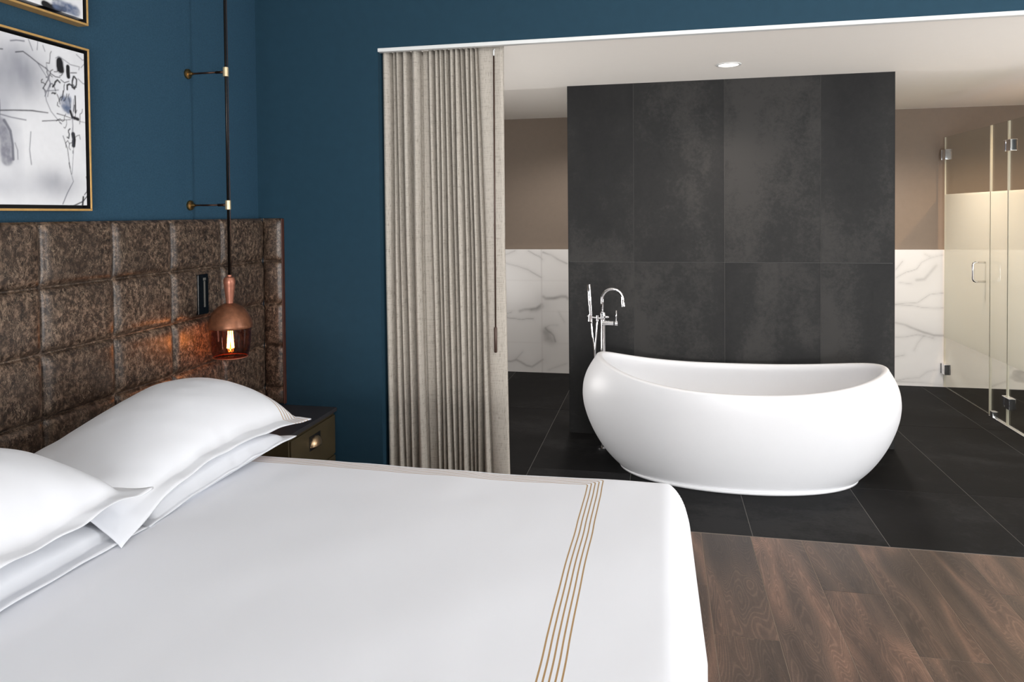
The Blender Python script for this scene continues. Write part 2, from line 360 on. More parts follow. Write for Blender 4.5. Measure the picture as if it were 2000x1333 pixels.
# bathroom shell
struct(MB().box(-2.3, SHX + .1, 7.0, 7.1, 0, 2.6).build('wall_back', M['beige']), 'beige painted bathroom wall above the marble')
b = MB()
for a in ((BY + .12, 3.85, 0, 2.6), (4.85, 7.0, 0, 2.6), (3.85, 4.85, 0, .3), (3.85, 4.85, 1.2, 2.6)): b.box(-2.3, -2.2, *a)
struct(b.build('wall_side_left', M['beige']))
b = MB()
for a in ((BY + .12, 3.8, 0, 2.6), (4.7, 7.0, 0, 2.6), (3.8, 4.7, 0, .3), (3.8, 4.7, 1.2, 2.6)): b.box(SHX, SHX + .1, *a)
struct(b.build('wall_side_right', M['beige']), 'beige bathroom wall inside the shower')
STROKES= [(0.0027, 1, [(2.0239, 2.1175), (2.0469, 2.1243), (2.0773, 2.1278)]), (0.0013, 1, [(2.0942, 2.1376), (2.1027, 2.1195), (2.1101, 2.1035)]), (0.0017, 2, [(2.0429, 2.0841), (2.0722, 2.0919), (2.0986, 2.081), (2.1287, 2.0669), (2.1595, 2.055), (2.1815, 2.0437)]), (0.002, 2, [(2.1814, 2.0411), (2.1711, 2.016), (2.1499, 1.9825)]), (0.0007, 1, [(2.1499, 1.9825), (2.1636, 1.976), (2.2157, 1.9881)]), (0.0013, 2, [(2.1512, 1.9842), (2.1603, 1.9719)]), (0.0148, 3, [(2.2218, 2.0881), (2.2233, 2.0726), (2.2257, 2.0625)]), (0.0081, 3, [(2.2597, 2.077), (2.2599, 2.0583), (2.2615, 2.0426)]), (0.0034, 3, [(2.285, 2.0468), (2.2789, 2.0296), (2.2769, 2.0077), (2.2872, 2.003), (2.2967, 2.0192), (2.2987, 2.0385), (2.2884, 2.0474)]), (0.001, 1, [(2.2056, 2.0979), (2.219, 2.1059), (2.2454, 2.0981), (2.2723, 2.0874), (2.3141, 2.0875), (2.3103, 2.0759)]), (0.001, 1, [(2.3013, 2.13), (2.3292, 2.115), (2.3584, 2.1265)]), (0.001, 1, [(2.3584, 2.1265), (2.3212, 2.0861)]), (0.0027, 1, [(2.3058, 2.0424), (2.3267, 2.0297), (2.3556, 2.0264)]), (0.0094, 1.4, [(2.3412, 2.0322), (2.3557, 2.0291)]), (0.0202, 1.4, [(2.2381, 1.9588), (2.2409, 1.938), (2.246, 1.9281)]), (0.0175, 1.4, [(2.2619, 1.9624), (2.2573, 1.919)]), (0.0013, 2, [(2.2111, 1.9443), (2.2089, 1.9335), (2.2173, 1.9294)]), (0.004, 3, [(2.2899, 1.9775), (2.2904, 1.9451), (2.2897, 1.9179)]), (0.0027, 2, [(2.2855, 1.9444), (2.2814, 1.9222)]), (0.0067, 3, [(2.2662, 1.9202), (2.2739, 1.8997), (2.3016, 1.895)]), (0.002, 2, [(2.2067, 1.9043), (2.2398, 1.9007), (2.2737, 1.8943)]), (0.0013, 2, [(2.1437, 1.8709), (2.2127, 1.8814), (2.2667, 1.8902)]), (0.001, 1, [(2.1572, 1.9724), (2.1627, 1.9423), (2.1809, 1.9087), (2.2223, 1.872)]), (0.002, 2, [(2.2177, 1.8741), (2.2256, 1.8703)]), (0.0013, 1, [(2.2737, 1.8943), (2.2764, 1.8677), (2.2723, 1.8457)]), (0.0094, 3, [(2.277, 1.8381), (2.2806, 1.8196), (2.2779, 1.7977)]), (0.0013, 2, [(2.2311, 1.828), (2.2501, 1.7845), (2.2585, 1.7209), (2.2646, 1.6944)]), (0.0027, 2, [(2.2555, 1.7341), (2.2597, 1.7156)]), (0.001, 1, [(2.2646, 1.6944), (2.2742, 1.6678), (2.2455, 1.6239), (2.2256, 1.5862)]), (0.0017, 2, [(2.335, 1.6869), (2.3431, 1.6651), (2.3371, 1.6317), (2.3259, 1.6204)]), (0.0027, 3, [(2.3199, 1.612), (2.3154, 1.579)]), (0.002, 2, [(2.344, 1.6208), (2.318, 1.5955), (2.2612, 1.5747)]), (0.002, 1, [(2.363, 1.9776), (2.3697, 1.9564), (2.3712, 1.9287)]), (0.0013, 1, [(2.3819, 1.9134), (2.3443, 1.8865), (2.3085, 1.8877)]), (0.002, 1, [(2.3673, 1.7945), (2.3685, 1.7555), (2.3613, 1.7104)]), (0.0008, 2, [(1.973, 1.884), (2.029, 1.8921), (2.1057, 1.9006), (2.1679, 1.9018)]), (0.0008, 1, [(1.9727, 1.8735), (2.0226, 1.8678), (2.0777, 1.8658)]), (0.001, 1, [(1.9783, 1.9197), (1.9797, 1.8912), (1.9765, 1.8524)]), (0.0229, 1.6, [(1.9729, 1.8424), (1.9823, 1.8243), (1.9956, 1.8065), (2.0004, 1.7779), (2.0024, 1.7489), (2.003, 1.7296)]), (0.0054, 1, [(1.9942, 1.8546), (2.0157, 1.8231), (2.023, 1.7799), (2.0245, 1.7311)]), (0.0013, 1, [(2.0317, 1.7856), (2.0414, 1.7619), (2.0418, 1.7323)]), (0.0013, 1, [(2.1321, 2.1438), (2.1286, 2.11)]), (0.001, 1, [(2.1522, 2.1305), (2.1611, 2.1119)]), (0.0008, 1, [(2.2827, 1.9656), (2.277, 1.8893), (2.2774, 1.7815), (2.2681, 1.6945)]), (0.0008, 1, [(2.3551, 2.0097), (2.3593, 1.8994), (2.3488, 1.7874), (2.3389, 1.6982)]), (0.0013, 2, [(1.9784, 2.0814), (1.9939, 2.0838)]), (0.0008, 1, [(2.3452, 1.6624), (2.3784, 1.662)]), (0.0017, 2, [(2.2739, 1.7785), (2.2736, 1.7693)]), (0.002, 2, [(2.1845, 2.0391), (2.2038, 2.0322), (2.2235, 2.0331)]), (0.002, 2, [(2.2267, 2.0258), (2.2432, 2.018), (2.2637, 2.0269)]), (0.002, 2, [(2.2715, 2.0578), (2.2994, 2.063)])]
VEINS= [(1.4, 1, [(-1.482, 1.129), (-1.432, 1.149), (-1.368, 1.178)]), (1.5, 1.2, [(-1.235, 1.178), (-1.167, 1.144), (-1.128, 1.125), (-1.101, 1.092)]), (1.6, 1.2, [(-1.472, 1.061), (-1.443, 1.047), (-1.354, 1.028), (-1.246, 0.995), (-1.178, 0.961), (-1.111, 0.921)]), (2.2, 1.6, [(-1.094, 1.164), (-1.012, 1.126), (-0.935, 1.083), (-0.864, 1.056)]), (5, 1.8, [(-1.098, 0.731), (-1.073, 0.717), (-0.996, 0.723), (-0.919, 0.738), (-0.88, 0.737), (-0.859, 0.72)]), (4, 1.5, [(-1.329, 0.592), (-1.279, 0.607), (-1.211, 0.613), (-1.162, 0.624), (-1.113, 0.659)]), (6, 1.3, [(-1.211, 0.604), (-1.162, 0.61), (-1.108, 0.635)]), (1.3, 1, [(-1.477, 0.56), (-1.408, 0.581)]), (1.3, 1.1, [(-1.472, 0.531), (-1.388, 0.523), (-1.31, 0.512), (-1.251, 0.523), (-1.192, 0.524)]), (13, 1.2, [(-1.076, 0.399), (-1.067, 0.332)]), (12, 1.2, [(-1.047, 0.38), (-1.018, 0.314)]), (2, 1.8, [(-1.076, 0.433), (-1.052, 0.404), (-1.028, 0.391), (-0.999, 0.362), (-0.98, 0.305)]), (3, 1.5, [(-1.467, 0.102), (-1.422, 0.098), (-1.362, 0.115), (-1.323, 0.097), (-1.264, 0.065), (-1.211, 0.052), (-1.166, 0.082), (-1.107, 0.123)]), (1.2, 0.8, [(-1.372, 0.119), (-1.303, 0.194)]), (1.2, 0.8, [(-1.05, 0.023), (-0.982, 0.055), (-0.876, 0.092)]), (1, 0.8, [(-0.949, 0.585), (-0.92, 0.537), (-0.892, 0.49)]), (1, 0.8, [(-1.076, 0.438), (-1.037, 0.458), (-0.959, 0.46)]), (1, 1, [(2.016, 0.708), (2.097, 0.723), (2.195, 0.73), (2.244, 0.768), (2.292, 0.804), (2.399, 0.819)]), (1, 0.9, [(2.016, 0.708), (2.156, 0.703), (2.244, 0.686), (2.399, 0.689)]), (3, 1.6, [(2.017, 0.546), (2.098, 0.529), (2.157, 0.504), (2.245, 0.474), (2.323, 0.449), (2.41, 0.446), (2.487, 0.421), (2.583, 0.376), (2.735, 0.301), (2.867, 0.257), (3.017, 0.189)]), (1.2, 1, [(2.017, 0.423), (2.098, 0.427), (2.196, 0.451), (2.323, 0.422)]), (1, 0.8, [(2.167, 0.31), (2.196, 0.376), (2.245, 0.442)]), (1.2, 1, [(2.017, 0.252), (2.088, 0.267)]), (1, 0.9, [(2.018, 0.041), (2.099, 0.06), (2.207, 0.069), (2.265, 0.12), (2.324, 0.141), (2.411, 0.147)]), (1, 0.8, [(2.018, 0.035), (2.197, 0.031), (2.392, 0.012)]), (3, 0.9, [(2.774, 0.022), (2.831, 0.045), (2.896, 0.069)]), (1, 1, [(2.021, 0.944), (2.103, 0.996), (2.19, 1.026), (2.223, 1.078), (2.29, 1.115), (2.396, 1.144)]), (4, 0.9, [(2.19, 0.93), (2.251, 0.938), (2.304, 1.005), (2.337, 1.049)]), (1, 0.8, [(2.049, 0.899), (2.143, 0.893)]), (1, 0.8, [(2.25, 1.151), (2.29, 1.129)]), (1, 0.8, [(2.021, 1.018), (2.075, 1.092)])]
# marble wainscot: painted albedo on a fine grid (veins, tile joints)
x = np.arange(-2.2, SHX - .0001, .008); z = np.linspace(0, 1.19, 150)
X, Z = np.meshgrid(x, z, indexing='ij')
n0 = fbm(X * 1.3, Z * 2.2, 5); n1 = fbm(X * 6 + 40, Z * 8, 4)
c = np.ones(X.shape + (3,)) * np.array(lin((238, 236, 234))[:3]); c *= (1 - .10 * np.clip(n0 - .5, 0, 1)[..., None] * 2)
veincol = np.array(lin((120, 116, 114))[:3])
def blend(c, col, a): a = np.clip(a, 0, 1)[..., None]; return c * (1 - a) + col * a
wob = .010 * (n1 - .5)
for w_, s_, pts in VEINS:
    d = segdist(X + wob * 1.2, Z + wob * 2, pts); hw = .0045 * w_
    c = blend(c, veincol, .26 * s_ * np.exp(-(d / (hw * .7)) ** 2) * (.1 + 1.8 * n1)); c = blend(c, veincol, .09 * np.exp(-(d / (hw * 4)) ** 2))
out = (X > 2.75) | (X < -1.5)
rid = np.abs(fbm(X * .9 + 5 + .5 * n1, Z * 2.4 + 3, 4) - .5); c = blend(c, veincol, np.where(out, .5 * np.exp(-(rid / .012) ** 2) * n1 * 1.6, 0))
for xj in (-1.11, -1.71, -.51): c = blend(c, np.array(lin((205, 200, 198))[:3]), .6 * np.exp(-((X - xj) / .005) ** 2))
for zj, x0, x1 in ((.593, -1.7, -1.11), (.89, -1.7, -1.11), (.286, -1.11, -.5), (.593, -1.11, -.5), (.89, -1.11, -.5), (.286, -1.7, -1.11)):
    c = blend(c, np.array(lin((214, 210, 208))[:3]), np.where((X > x0) & (X < x1), .35 * np.exp(-((Z - zj) / .005) ** 2), 0))
P = np.stack([X, np.full_like(X, 6.955), Z], -1)
mo = gridmesh('trim_2', P, [M['marble']], smooth=False); setcol(mo.data, c.reshape(-1, 3))
sd = mo.modifiers.new('thick', 'SOLIDIFY'); sd.thickness = .043; sd.offset = -1
struct(mo, 'white grey-veined marble wainscot along the back bathroom wall')
# marble on shower side wall
y = np.arange(4.9, 6.9, .02); z = np.linspace(0, 1.19, 60); Y, Z = np.meshgrid(y, z, indexing='ij')
n1 = fbm(Y * 6, Z * 8, 4); rid = np.abs(fbm(Y * .9 + .5 * n1, Z * 2.4, 4) - .5)
c = blend(np.ones(Y.shape + (3,)) * np.array(lin((240, 239, 237))[:3]), veincol, .5 * np.exp(-(rid / .012) ** 2) * n1)
mo = gridmesh('trim_3', np.stack([np.full_like(Y, SHX - .03), Y, Z], -1), [M['marble']], smooth=False); setcol(mo.data, c.reshape(-1, 3))
sd = mo.modifiers.new('thick', 'SOLIDIFY'); sd.thickness = .028; sd.offset = 1
struct(mo, 'marble wainscot on the shower side wall')

# tiles with real joints: boxes with a random attribute
def tiles(name, rects, axis, face, thick, mat, gap, bev=.0008, label=None):
    v = []; f = []; rn = []
    for (a0, a1, b0, b1) in rects:
        a0 += gap; a1 -= gap; b0 += gap; b1 -= gap; n = len(v); rr = (random.random(), random.random(), random.random())
        for hh, ins in ((-thick, 0), (-bev, 0), (0, bev)):
            for a, b_ in ((a0 + ins, b0 + ins), (a1 - ins, b0 + ins), (a1 - ins, b1 - ins), (a0 + ins, b1 - ins)):
                v.append((a, face - hh, b_) if axis == 1 else (a, b_, face + hh)); rn.append(rr)
        for L in (0, 4):
            for k in range(4): k2 = (k + 1) % 4; f.append((n + L + k, n + L + k2, n + L + 4 + k2, n + L + 4 + k))
        f.append((n + 8, n + 9, n + 10, n + 11))
    me = bpy.data.meshes.new(name); me.from_pydata(v, [], f); bm = bmesh.new(); bm.from_mesh(me)
    if axis == 1:
        for q_ in bm.faces:
            pass
    bmesh.ops.recalc_face_normals(bm, faces=bm.faces); bm.to_mesh(me); bm.free()
    at = me.attributes.new('rnd', 'FLOAT_VECTOR', 'POINT'); at.data.foreach_set('vector', np.array(rn, dtype=np.float32).ravel())
    o = finish(name, me, mat, None, False); return o
# floor: bathroom tiles and bedroom planks over one slab
struct(MB().box(-2.3, WX + .12, 3.594, 7.1, -.12, -.0012).build('floor', M['grout']), 'floor slab and grout')
struct(MB().box(-2.3, WX + .12, -2.92, 3.594, -.12, -.001).build('floor_bedroom_base', simple('plank_joint', (132, 117, 104), .9)), 'pale joints between the oak planks')
xs = [-2.3, -1.971, -1.371, -.771, -.171, .426, 1.024, 1.62, 2.22, 2.82, 3.42]
ys = [3.598, 4.335, 5.66, 6.985]
rects = [(xs[i], xs[i + 1], ys[j], ys[j + 1]) for i in range(len(xs) - 1) for j in range(3)]
struct(tiles('floor_bathroom', rects, 2, 0, .001, M['slate_floor'], .0019, .0003), 'charcoal stone floor tiles in the bathroom')
rects = []
for i in range(-9, 18):
    x0 = .188 + .2268 * i; off = {0: 2.73, -1: 3.08, 1: 2.2, 2: 3.134, 3: 2.724, 4: 2.35, 5: 3.232, 6: 2.6}.get(i, 2.4 + random.random())
    cuts = [3.59]; yv = off
    while yv > -2.9: cuts.append(yv); yv -= 1.2 if i not in (1, 4) else 1.35
    cuts.append(-2.9)
    for k in range(len(cuts) - 1):
        if cuts[k] - cuts[k + 1] > .01: rects.append((max(x0, -2.11), min(x0 + .2268, WX), cuts[k + 1], cuts[k]))
rects = [t for t in rects if t[1] - t[0] > .02]
struct(tiles('floor_bedroom', rects, 2, 0, .0008, M['wood'], .0014, .0003), 'brown oak plank floor in the bedroom')
# black tiled wall behind the bathtub
b = MB(); b.box(-.612, 1.460, 5.0842, 5.25, 0, BC); struct(b.build('wall_middle', M['grout_dark']), 'core of the charcoal tiled wall')
rects = [(a, c_, z0, z1) for a, c_ in ((-.622, -.171), (-.171, .426), (.426, 1.027), (1.027, 1.470)) for z0, z1 in ((0, 1.197), (1.197, BC))]
t = tiles('wall_middle_tiles', rects, 1, 5.083, -.001, M['slate_wall'], .0018, -.0003); 
struct(t, 'freestanding wall of large charcoal stone tiles behind the bathtub')
struct(MB().box(-.6225, -.612, 5.084, 5.25, 0, BC).box(1.46, 1.4705, 5.084, 5.25, 0, BC).build('wall_middle_ends', M['slate_wall']), 'charcoal tile on the ends of the freestanding wall')
# windows
def window(nm, x0, x1, y0, y1, z0, z1, lab):
    fr = struct(bpy.data.objects.new(nm, None), lab); COL.objects.link(fr); fr.location = ((x0 + x1) / 2, (y0 + y1) / 2, z0)
    bpy.context.view_layer.update()
    alx = (x1 - x0) > (y1 - y0); t_ = .05; b = MB()
    b.box(x0, x1, y0, y1, z0, z0 + t_); b.box(x0, x1, y0, y1, z1 - t_, z1)
    if alx:
        for xx in (x0, x1 - t_, (x0 + x1) / 2 - t_ / 2): b.box(xx, xx + t_, y0, y1, z0 + t_, z1 - t_)
    else:
        for yy in (y0, y1 - t_): b.box(x0, x1, yy, yy + t_, z0 + t_, z1 - t_)
    put(b.build('window_frame', M['trim_white']), fr)
window('window_1', WX + .06, WX + .11, 1.8, 2.3, .85, 2.65, 'tall narrow window opposite the headboard')
window('window_2', WX + .06, WX + .11, -1.3, .3, .65, 2.45, 'window opposite the headboard')
window('window_3', -.8, 2.8, -2.91, -2.86, .25, 2.5, 'wide window behind the camera')
window('added_window_left', -2.29, -2.24, 3.85, 4.85, .3, 1.2, 'added low window around the bathroom uplight, hidden by the linen curtain')  # both low bathroom windows are added to house the side uplights
window('added_window_right', SHX + .04, SHX + .09, 3.8, 4.7, .3, 1.2, 'added low window around the bathroom uplight, beyond the right end of the opening')

# ================================================================== HEADBOARD
HBX = -2.062; hb = thing('headboard', (-2.10, 1.5, .2), 'tall brown distressed leather headboard stitched into square panels on the teal wall', 'headboard')
rows = [.165, .393, .618, .845, 1.069, 1.297, 1.523]; cols = [-.60, -.26, .08, .42, .76, 1.10, 1.44, 1.78, 2.12, 2.46, 2.805, 3.175, 3.562]
def puffgrid(A, B, res, puff, seed):
    def axis(L):
        out = []; 
        for i in range(len(L) - 1):
            n = max(6, int((L[i + 1] - L[i]) / res)); t = np.linspace(0, 1, n + 1)[:-1]
            # cluster samples near the seams
            t = .5 - .5 * np.cos(PI * t); out += list(L[i] + (L[i + 1] - L[i]) * t)
        return np.array(out + [L[-1]])
    a = axis(A); b_ = axis(B); AA, BB = np.meshgrid(a, b_, indexing='ij')
    ia = np.clip(np.searchsorted(A, AA, side='right') - 1, 0, len(A) - 2); ib = np.clip(np.searchsorted(B, BB, side='right') - 1, 0, len(B) - 2)
    Aa = np.array(A); Bb = np.array(B)
    da = np.minimum(AA - Aa[ia], Aa[ia + 1] - AA); db = np.minimum(BB - Bb[ib], Bb[ib + 1] - BB)
    f = lambda d: 1 - np.exp(-np.clip(d, 0, 1) / .011)
    wr = fbm(AA * 9 + seed, BB * 9, 3) - .5
    h = puff * f(da) * f(db) + puff * .35 * wr * f(da) * f(db)
    h -= .007 * np.exp(-(np.minimum(da, db) / .0035) ** 2) * (AA > A[0] + .001) * (AA < A[-1] - .001)
    # wavy pulls along the vertical seams
    h += .004 * np.exp(-(da / .05)) * (fbm(AA * 3, BB * 30 + seed, 2) - .5)
    return AA, BB, h
A_, B_, h = puffgrid(cols, rows, .017, .020, 3)
P = np.stack([HBX - .016 + h, A_, B_], -1)
pn = gridmesh('upholstery', P, [M['leather']]); put(pn, hb)
A_, B_, h = puffgrid([-2.075, -1.966], [.53] + rows[2:], .012, .016, 9)
P = np.stack([A_, 3.568 - h, B_], -1); pn = gridmesh('side_panel', P, [M['leather']]); put(pn, hb)
put(MB().box(-2.112, -2.078, -.60, 3.556, .165, 1.523).box(-2.078, -1.970, 3.570, 3.588, .53, 1.523).build('backing', M['leather'], bevel=.004), hb)
put(MB().box(-1.968, -1.962, 3.562, 3.588, .53, 1.521).build('edge_board', M['leather_edge'], bevel=.002), hb)
put(MB().box(-2.112, -2.09, -.55, -.45, 0, .165).build('foot', M['black']), hb)
put(MB().box(-2.112, -2.09, 2.62, 2.72, 0, .165).build('foot', M['black']), hb)
# wall switch plate on the headboard
sw = thing('switch_plate', (-2.03, 3.0, 1.09), 'narrow black vertical switch plate set into the leather headboard', 'switch')
put(MB().box(-2.075, -2.049, 2.962, 3.038, 1.088, 1.272).build('plate', M['dark_plate'], bevel=.003), sw)
p_ = put(MB().box(-2.049, -2.046, 3.004, 3.010, 1.12, 1.24).build('slider', simple('grey_slider', (120, 118, 112), .3, .5)), sw)
put(MB().box(-2.049, -2.046, 3.000, 3.014, 1.243, 1.255).build('button', bpy.data.materials['grey_slider']), sw)

# ================================================================== PICTURES
def picture(z0, z1, y0, y1, label, seed, strokes):
    t = thing('framed_painting', (-2.09, (y0 + y1) / 2, z0), label, 'painting', None)
    x0, x1 = -2.112, -2.066; e = .008
    b = MB(); b.box(x0, x1, y0, y1, z0, z0 + e); b.box(x0, x1, y0, y1, z1 - e, z1); b.box(x0, x1, y0, y0 + e, z0 + e, z1 - e); b.box(x0, x1, y1 - e, y1, z0 + e, z1 - e)
    put(b.build('frame', M['gold'], bevel=.0015), t)
    b = MB(); b.box(x0, x0 + .012, y0 + e, y1 - e, z0 + e, z1 - e); put(b.build('backing_board', M['black']), t)
    b = MB(); l_ = .003; xa = x1 - .002; ya, yb, za, zb_ = y0 + e, y1 - e, z0 + e, z1 - e
    b.box(x0 + .012, xa, ya, yb, za, za + l_); b.box(x0 + .012, xa, ya, yb, zb_ - l_, zb_); b.box(x0 + .012, xa, ya, ya + l_, za + l_, zb_ - l_); b.box(x0 + .012, xa, yb - l_, yb, za + l_, zb_ - l_)
    put(b.build('inner_edge', M['black']), t)
    g = .013; a = np.linspace(y0 + e + g, y1 - e - g, 230); c_ = np.linspace(z0 + e + g, z1 - e - g, 230)
    Y, Z = np.meshgrid(a, c_, indexing='ij'); U = (Y - y0); V = (Z - z0)
    n0 = fbm(U * 3 + seed, V * 4 + seed, 4); n1 = fbm(U * 9 + seed * 2, V * 5, 4); n2 = fbm(U * 60, V * 60 + seed, 3)
    c = np.ones(Y.shape + (3,)) * np.array(lin((228, 229, 232))[:3])
    g1 = np.array(lin((140, 142, 152))[:3]); g2 = np.array(lin((176, 178, 186))[:3])
    c = blend(c, g2, np.clip((fbm(U * 5 + 3, V * 3.2 + seed, 4) - .5) * 2.6, 0, .8)) if z0 < 2 else c
    if strokes:
        m = np.exp(-(((Y - 2.03) / .16) ** 2 + ((Z - 2.03) / .10) ** 2)); c = blend(c, g1, 1.0 * m * (.2 + 1.2 * n1))
        m = np.exp(-(((Y - 2.20) / .10) ** 2 + ((Z - 1.66) / .05) ** 2)); c = blend(c, g1, .75 * m * (.2 + 1.2 * n1))
        m = np.exp(-(((Y - 1.95) / .2) ** 2 + ((Z - 1.64) / .04) ** 2)); c = blend(c, g2, .5 * m)
        m = np.exp(-(((Y - 2.27) / .05) ** 2 + ((Z - 2.0) / .07) ** 2)); c = blend(c, np.array(lin((228, 230, 236))[:3]), .7 * m)
    else:
        c = blend(c, g1, np.clip((n0 - .45) * 2.5, 0, .9)); c = blend(c, np.array(lin((60, 60, 66))[:3]), np.clip((n1 - .66) * 5, 0, .8))
    c *= (.97 + .05 * n2[..., None])
    pal = {1: (84, 86, 100), 1.4: (92, 106, 134), 2: (30, 31, 42), 3: (8, 8, 14)}
    for w_, k, pts in strokes:
        wob = .004 * (n1 - .5); wob2 = .004 * (n0 - .5); d = segdist(Y + wob, Z + wob2, pts)
        hw = max(w_ * (1.15 if k == 3 else .85), .0015) * (.35 + 1.3 * n1)
        soft = .0006 if w_ < .012 else .002
        al = 1 / (1 + np.exp((d - hw) / soft)); al *= {1: .8, 1.4: .6, 2: 1, 3: 1}[k] if w_ < .012 else {1: .5, 1.4: .8, 1.6: .8, 2: .8, 3: 1.4}.get(k, .7) * (.5 + n2)
        c = blend(c, np.array(lin(pal.get(k, (130, 131, 142)))[:3]), al)
    o = gridmesh('canvas', np.stack([np.full_like(Y, -2.072), Y, Z], -1), [M['canvas']], smooth=False); setcol(o.data, c.reshape(-1, 3))
    s_ = o.modifiers.new('thick', 'SOLIDIFY'); s_.thickness = .026; s_.offset = -1 
    put(o, t); return t
_r = np.random.RandomState(11)
for _k in range(24):      # fine nervous ink scribbles clustered in the upper right and trailing down
    cy_, cz_ = (2.235 + .03 * _r.randn(), 2.02 + .045 * _r.randn()) if _k < 15 else (2.26 + .02 * _r.randn(), 1.85 + .09 * _r.randn())
    p_ = [(cy_, cz_)]; a_ = _r.rand() * 6.28
    for _q in range(_r.randint(3, 7)):
        a_ += _r.randn() * .8; st_ = .004 + .008 * _r.rand(); p_.append((p_[-1][0] + st_ * math.cos(a_), p_[-1][1] + st_ * math.sin(a_) * 1.6))
    STROKES.append((.0006 + .0030 * _r.rand() ** 3, int(_r.choice([2, 3, 3])), p_))
for _k in range(3):
    y_ = 1.99 + .3 * _r.rand(); z_ = 1.65 + .45 * _r.rand(); STROKES.append((.0005, 1, [(y_, z_), (y_ + .01 * _r.randn(), z_ + .05), (y_ + .02 * _r.randn(), z_ + .11)]))
picture(1.561, 2.161, 1.757, 2.357, 'gold framed abstract painting, lower one, directly above the leather headboard', 3, STROKES)
picture(2.246, 2.846, 1.757, 2.357, 'gold framed abstract painting, upper one, cut by the top of the photo', 21, [(.003, 2, [(2.1, 2.4), (2.2, 2.3), (2.28, 2.35)]), (.012, 3, [(2.16, 2.275), (2.20, 2.268), (2.25, 2.28)]), (.03, 1.4, [(2.22, 2.29), (2.30, 2.285)]), (.006, 3, [(2.0, 2.6), (2.15, 2.5), (2.3, 2.62)])])

# ================================================================== PENDANT LAMP
px, py = -1.917, 3.0
pl = thing('pendant_lamp', (px, py, .888), 'copper dome pendant lamp with smoked glass shade and lit bulb hanging by the headboard', 'lamp')
put(MB().tube([(px, py, 1.262), (px, py, 2.94)], .0055).build('rod', M['black_metal'], smooth=True), pl)
cp = [(px + .0065 + .0006 * math.sin(k * 1.3), py + .0055, 1.5 + k * .12) for k in range(13)]
put(MB().tube([(px + .006, py + .006, 1.268)] + cp, .0017, 8).build('cord', M['bronze'], smooth=True), pl)
for zz in (2.19, 1.588):
    a_ = put(MB().tube([(BX0 + .012, py, zz), (px - .045, py, zz)], .0042).build('wall_arm', M['bronze'], smooth=True), pl)
    a_ = put(MB().tube([(px - .05, py, zz), (px - .006, py, zz)], .0062).build('arm_sleeve', M['bronze'], smooth=True), pl)
    r_ = MB(); prof = [(.022, 0), (.0235, .004), (.022, .010), (.010, .013), (.0085, .022), (.006, .03)]
    r_.tube([(BX0 + p[1], py, zz) for p in prof], [p[0] for p in prof], 24)
    put(autosm(r_.build('wall_rose', M['brass'])), pl)
    put(MB().tube([(px, py, zz - .021), (px, py, zz + .021)], .0125, 20).build('ferrule', M['ferrule'], bevel=.0015), pl)
put(autosm(MB().lathe([(.0001, 1.270), (.010, 1.270), (.011, 1.262), (.021, 1.258), (.0255, 1.248), (.0265, 1.235), (.024, 1.222), (.0235, 1.21), (.018, 1.165), (.0155, 1.142), (.0155, 1.128)], (px, py, 0)).build('stem', M['copper_light'])), pl)
dome = [(.012, 1.142), (.03, 1.137), (.05, 1.127), (.068, 1.11), (.082, 1.089), (.092, 1.066), (.0975, 1.043), (.0985, 1.033), (.0965, 1.029), (.094, 1.031), (.08, 1.08), (.05, 1.115), (.012, 1.13)]
put(autosm(MB().lathe(dome, (px, py, 0), 64, caps=False).build('dome', M['copper']), 50), pl)
gl_ = [(.0905, 1.036), (.0905, 1.0), (.088, .96), (.083, .925), (.0785, .905), (.074, .897), (.0, .895)]
put(MB().lathe(gl_, (px, py, 0), 64, caps=False).build('glass_shade', M['amber_glass'], smooth=True), pl)
put(MB().lathe([(.0745, .8935), (.0765, .8945), (.0765, .8975), (.0745, .8985)], (px, py, 0), 64, caps=False).build('glass_rim', M['copper_light'], smooth=True), pl)
bl = [(.011, 1.035), (.012, 1.02), (.018, 1.0), (.027, .975), (.03, .955), (.027, .935), (.016, .92), (.0, .915)]
bulb = put(MB().lathe(bl, (px, py, 0), 32, caps=False).build('bulb', M['bulb_glass'], smooth=True), pl)
fp = []
for k in range(6):
    a = 2 * PI * k / 6; r0, r1 = .010, .014
    fp.append(MB().tube([(px + r0 * math.cos(a), py + r0 * math.sin(a), 1.012), (px + r1 * math.cos(a + .5), py + r1 * math.sin(a + .5), .935)], .0022, 6))
fb = MB()
for q_ in fp: fb.add(q_.v, q_.f)
fo = fb.build('filament', M['filament'], smooth=True); fo.parent = bulb; 
put(MB().lathe([(.0, 1.06), (.014, 1.06), (.014, 1.03), (.0, 1.03)], (px, py, 0), 24, caps=False).build('socket', M['brass'], smooth=False), pl)
pt = bpy.data.lights.new('bulb_light', 'POINT'); pt.energy = 1.8; pt.color = (1, .5, .16); pt.shadow_soft_size = .015
po = bpy.data.objects.new('bulb_light', pt); COL.objects.link(po); po.location = (px, py, .965)

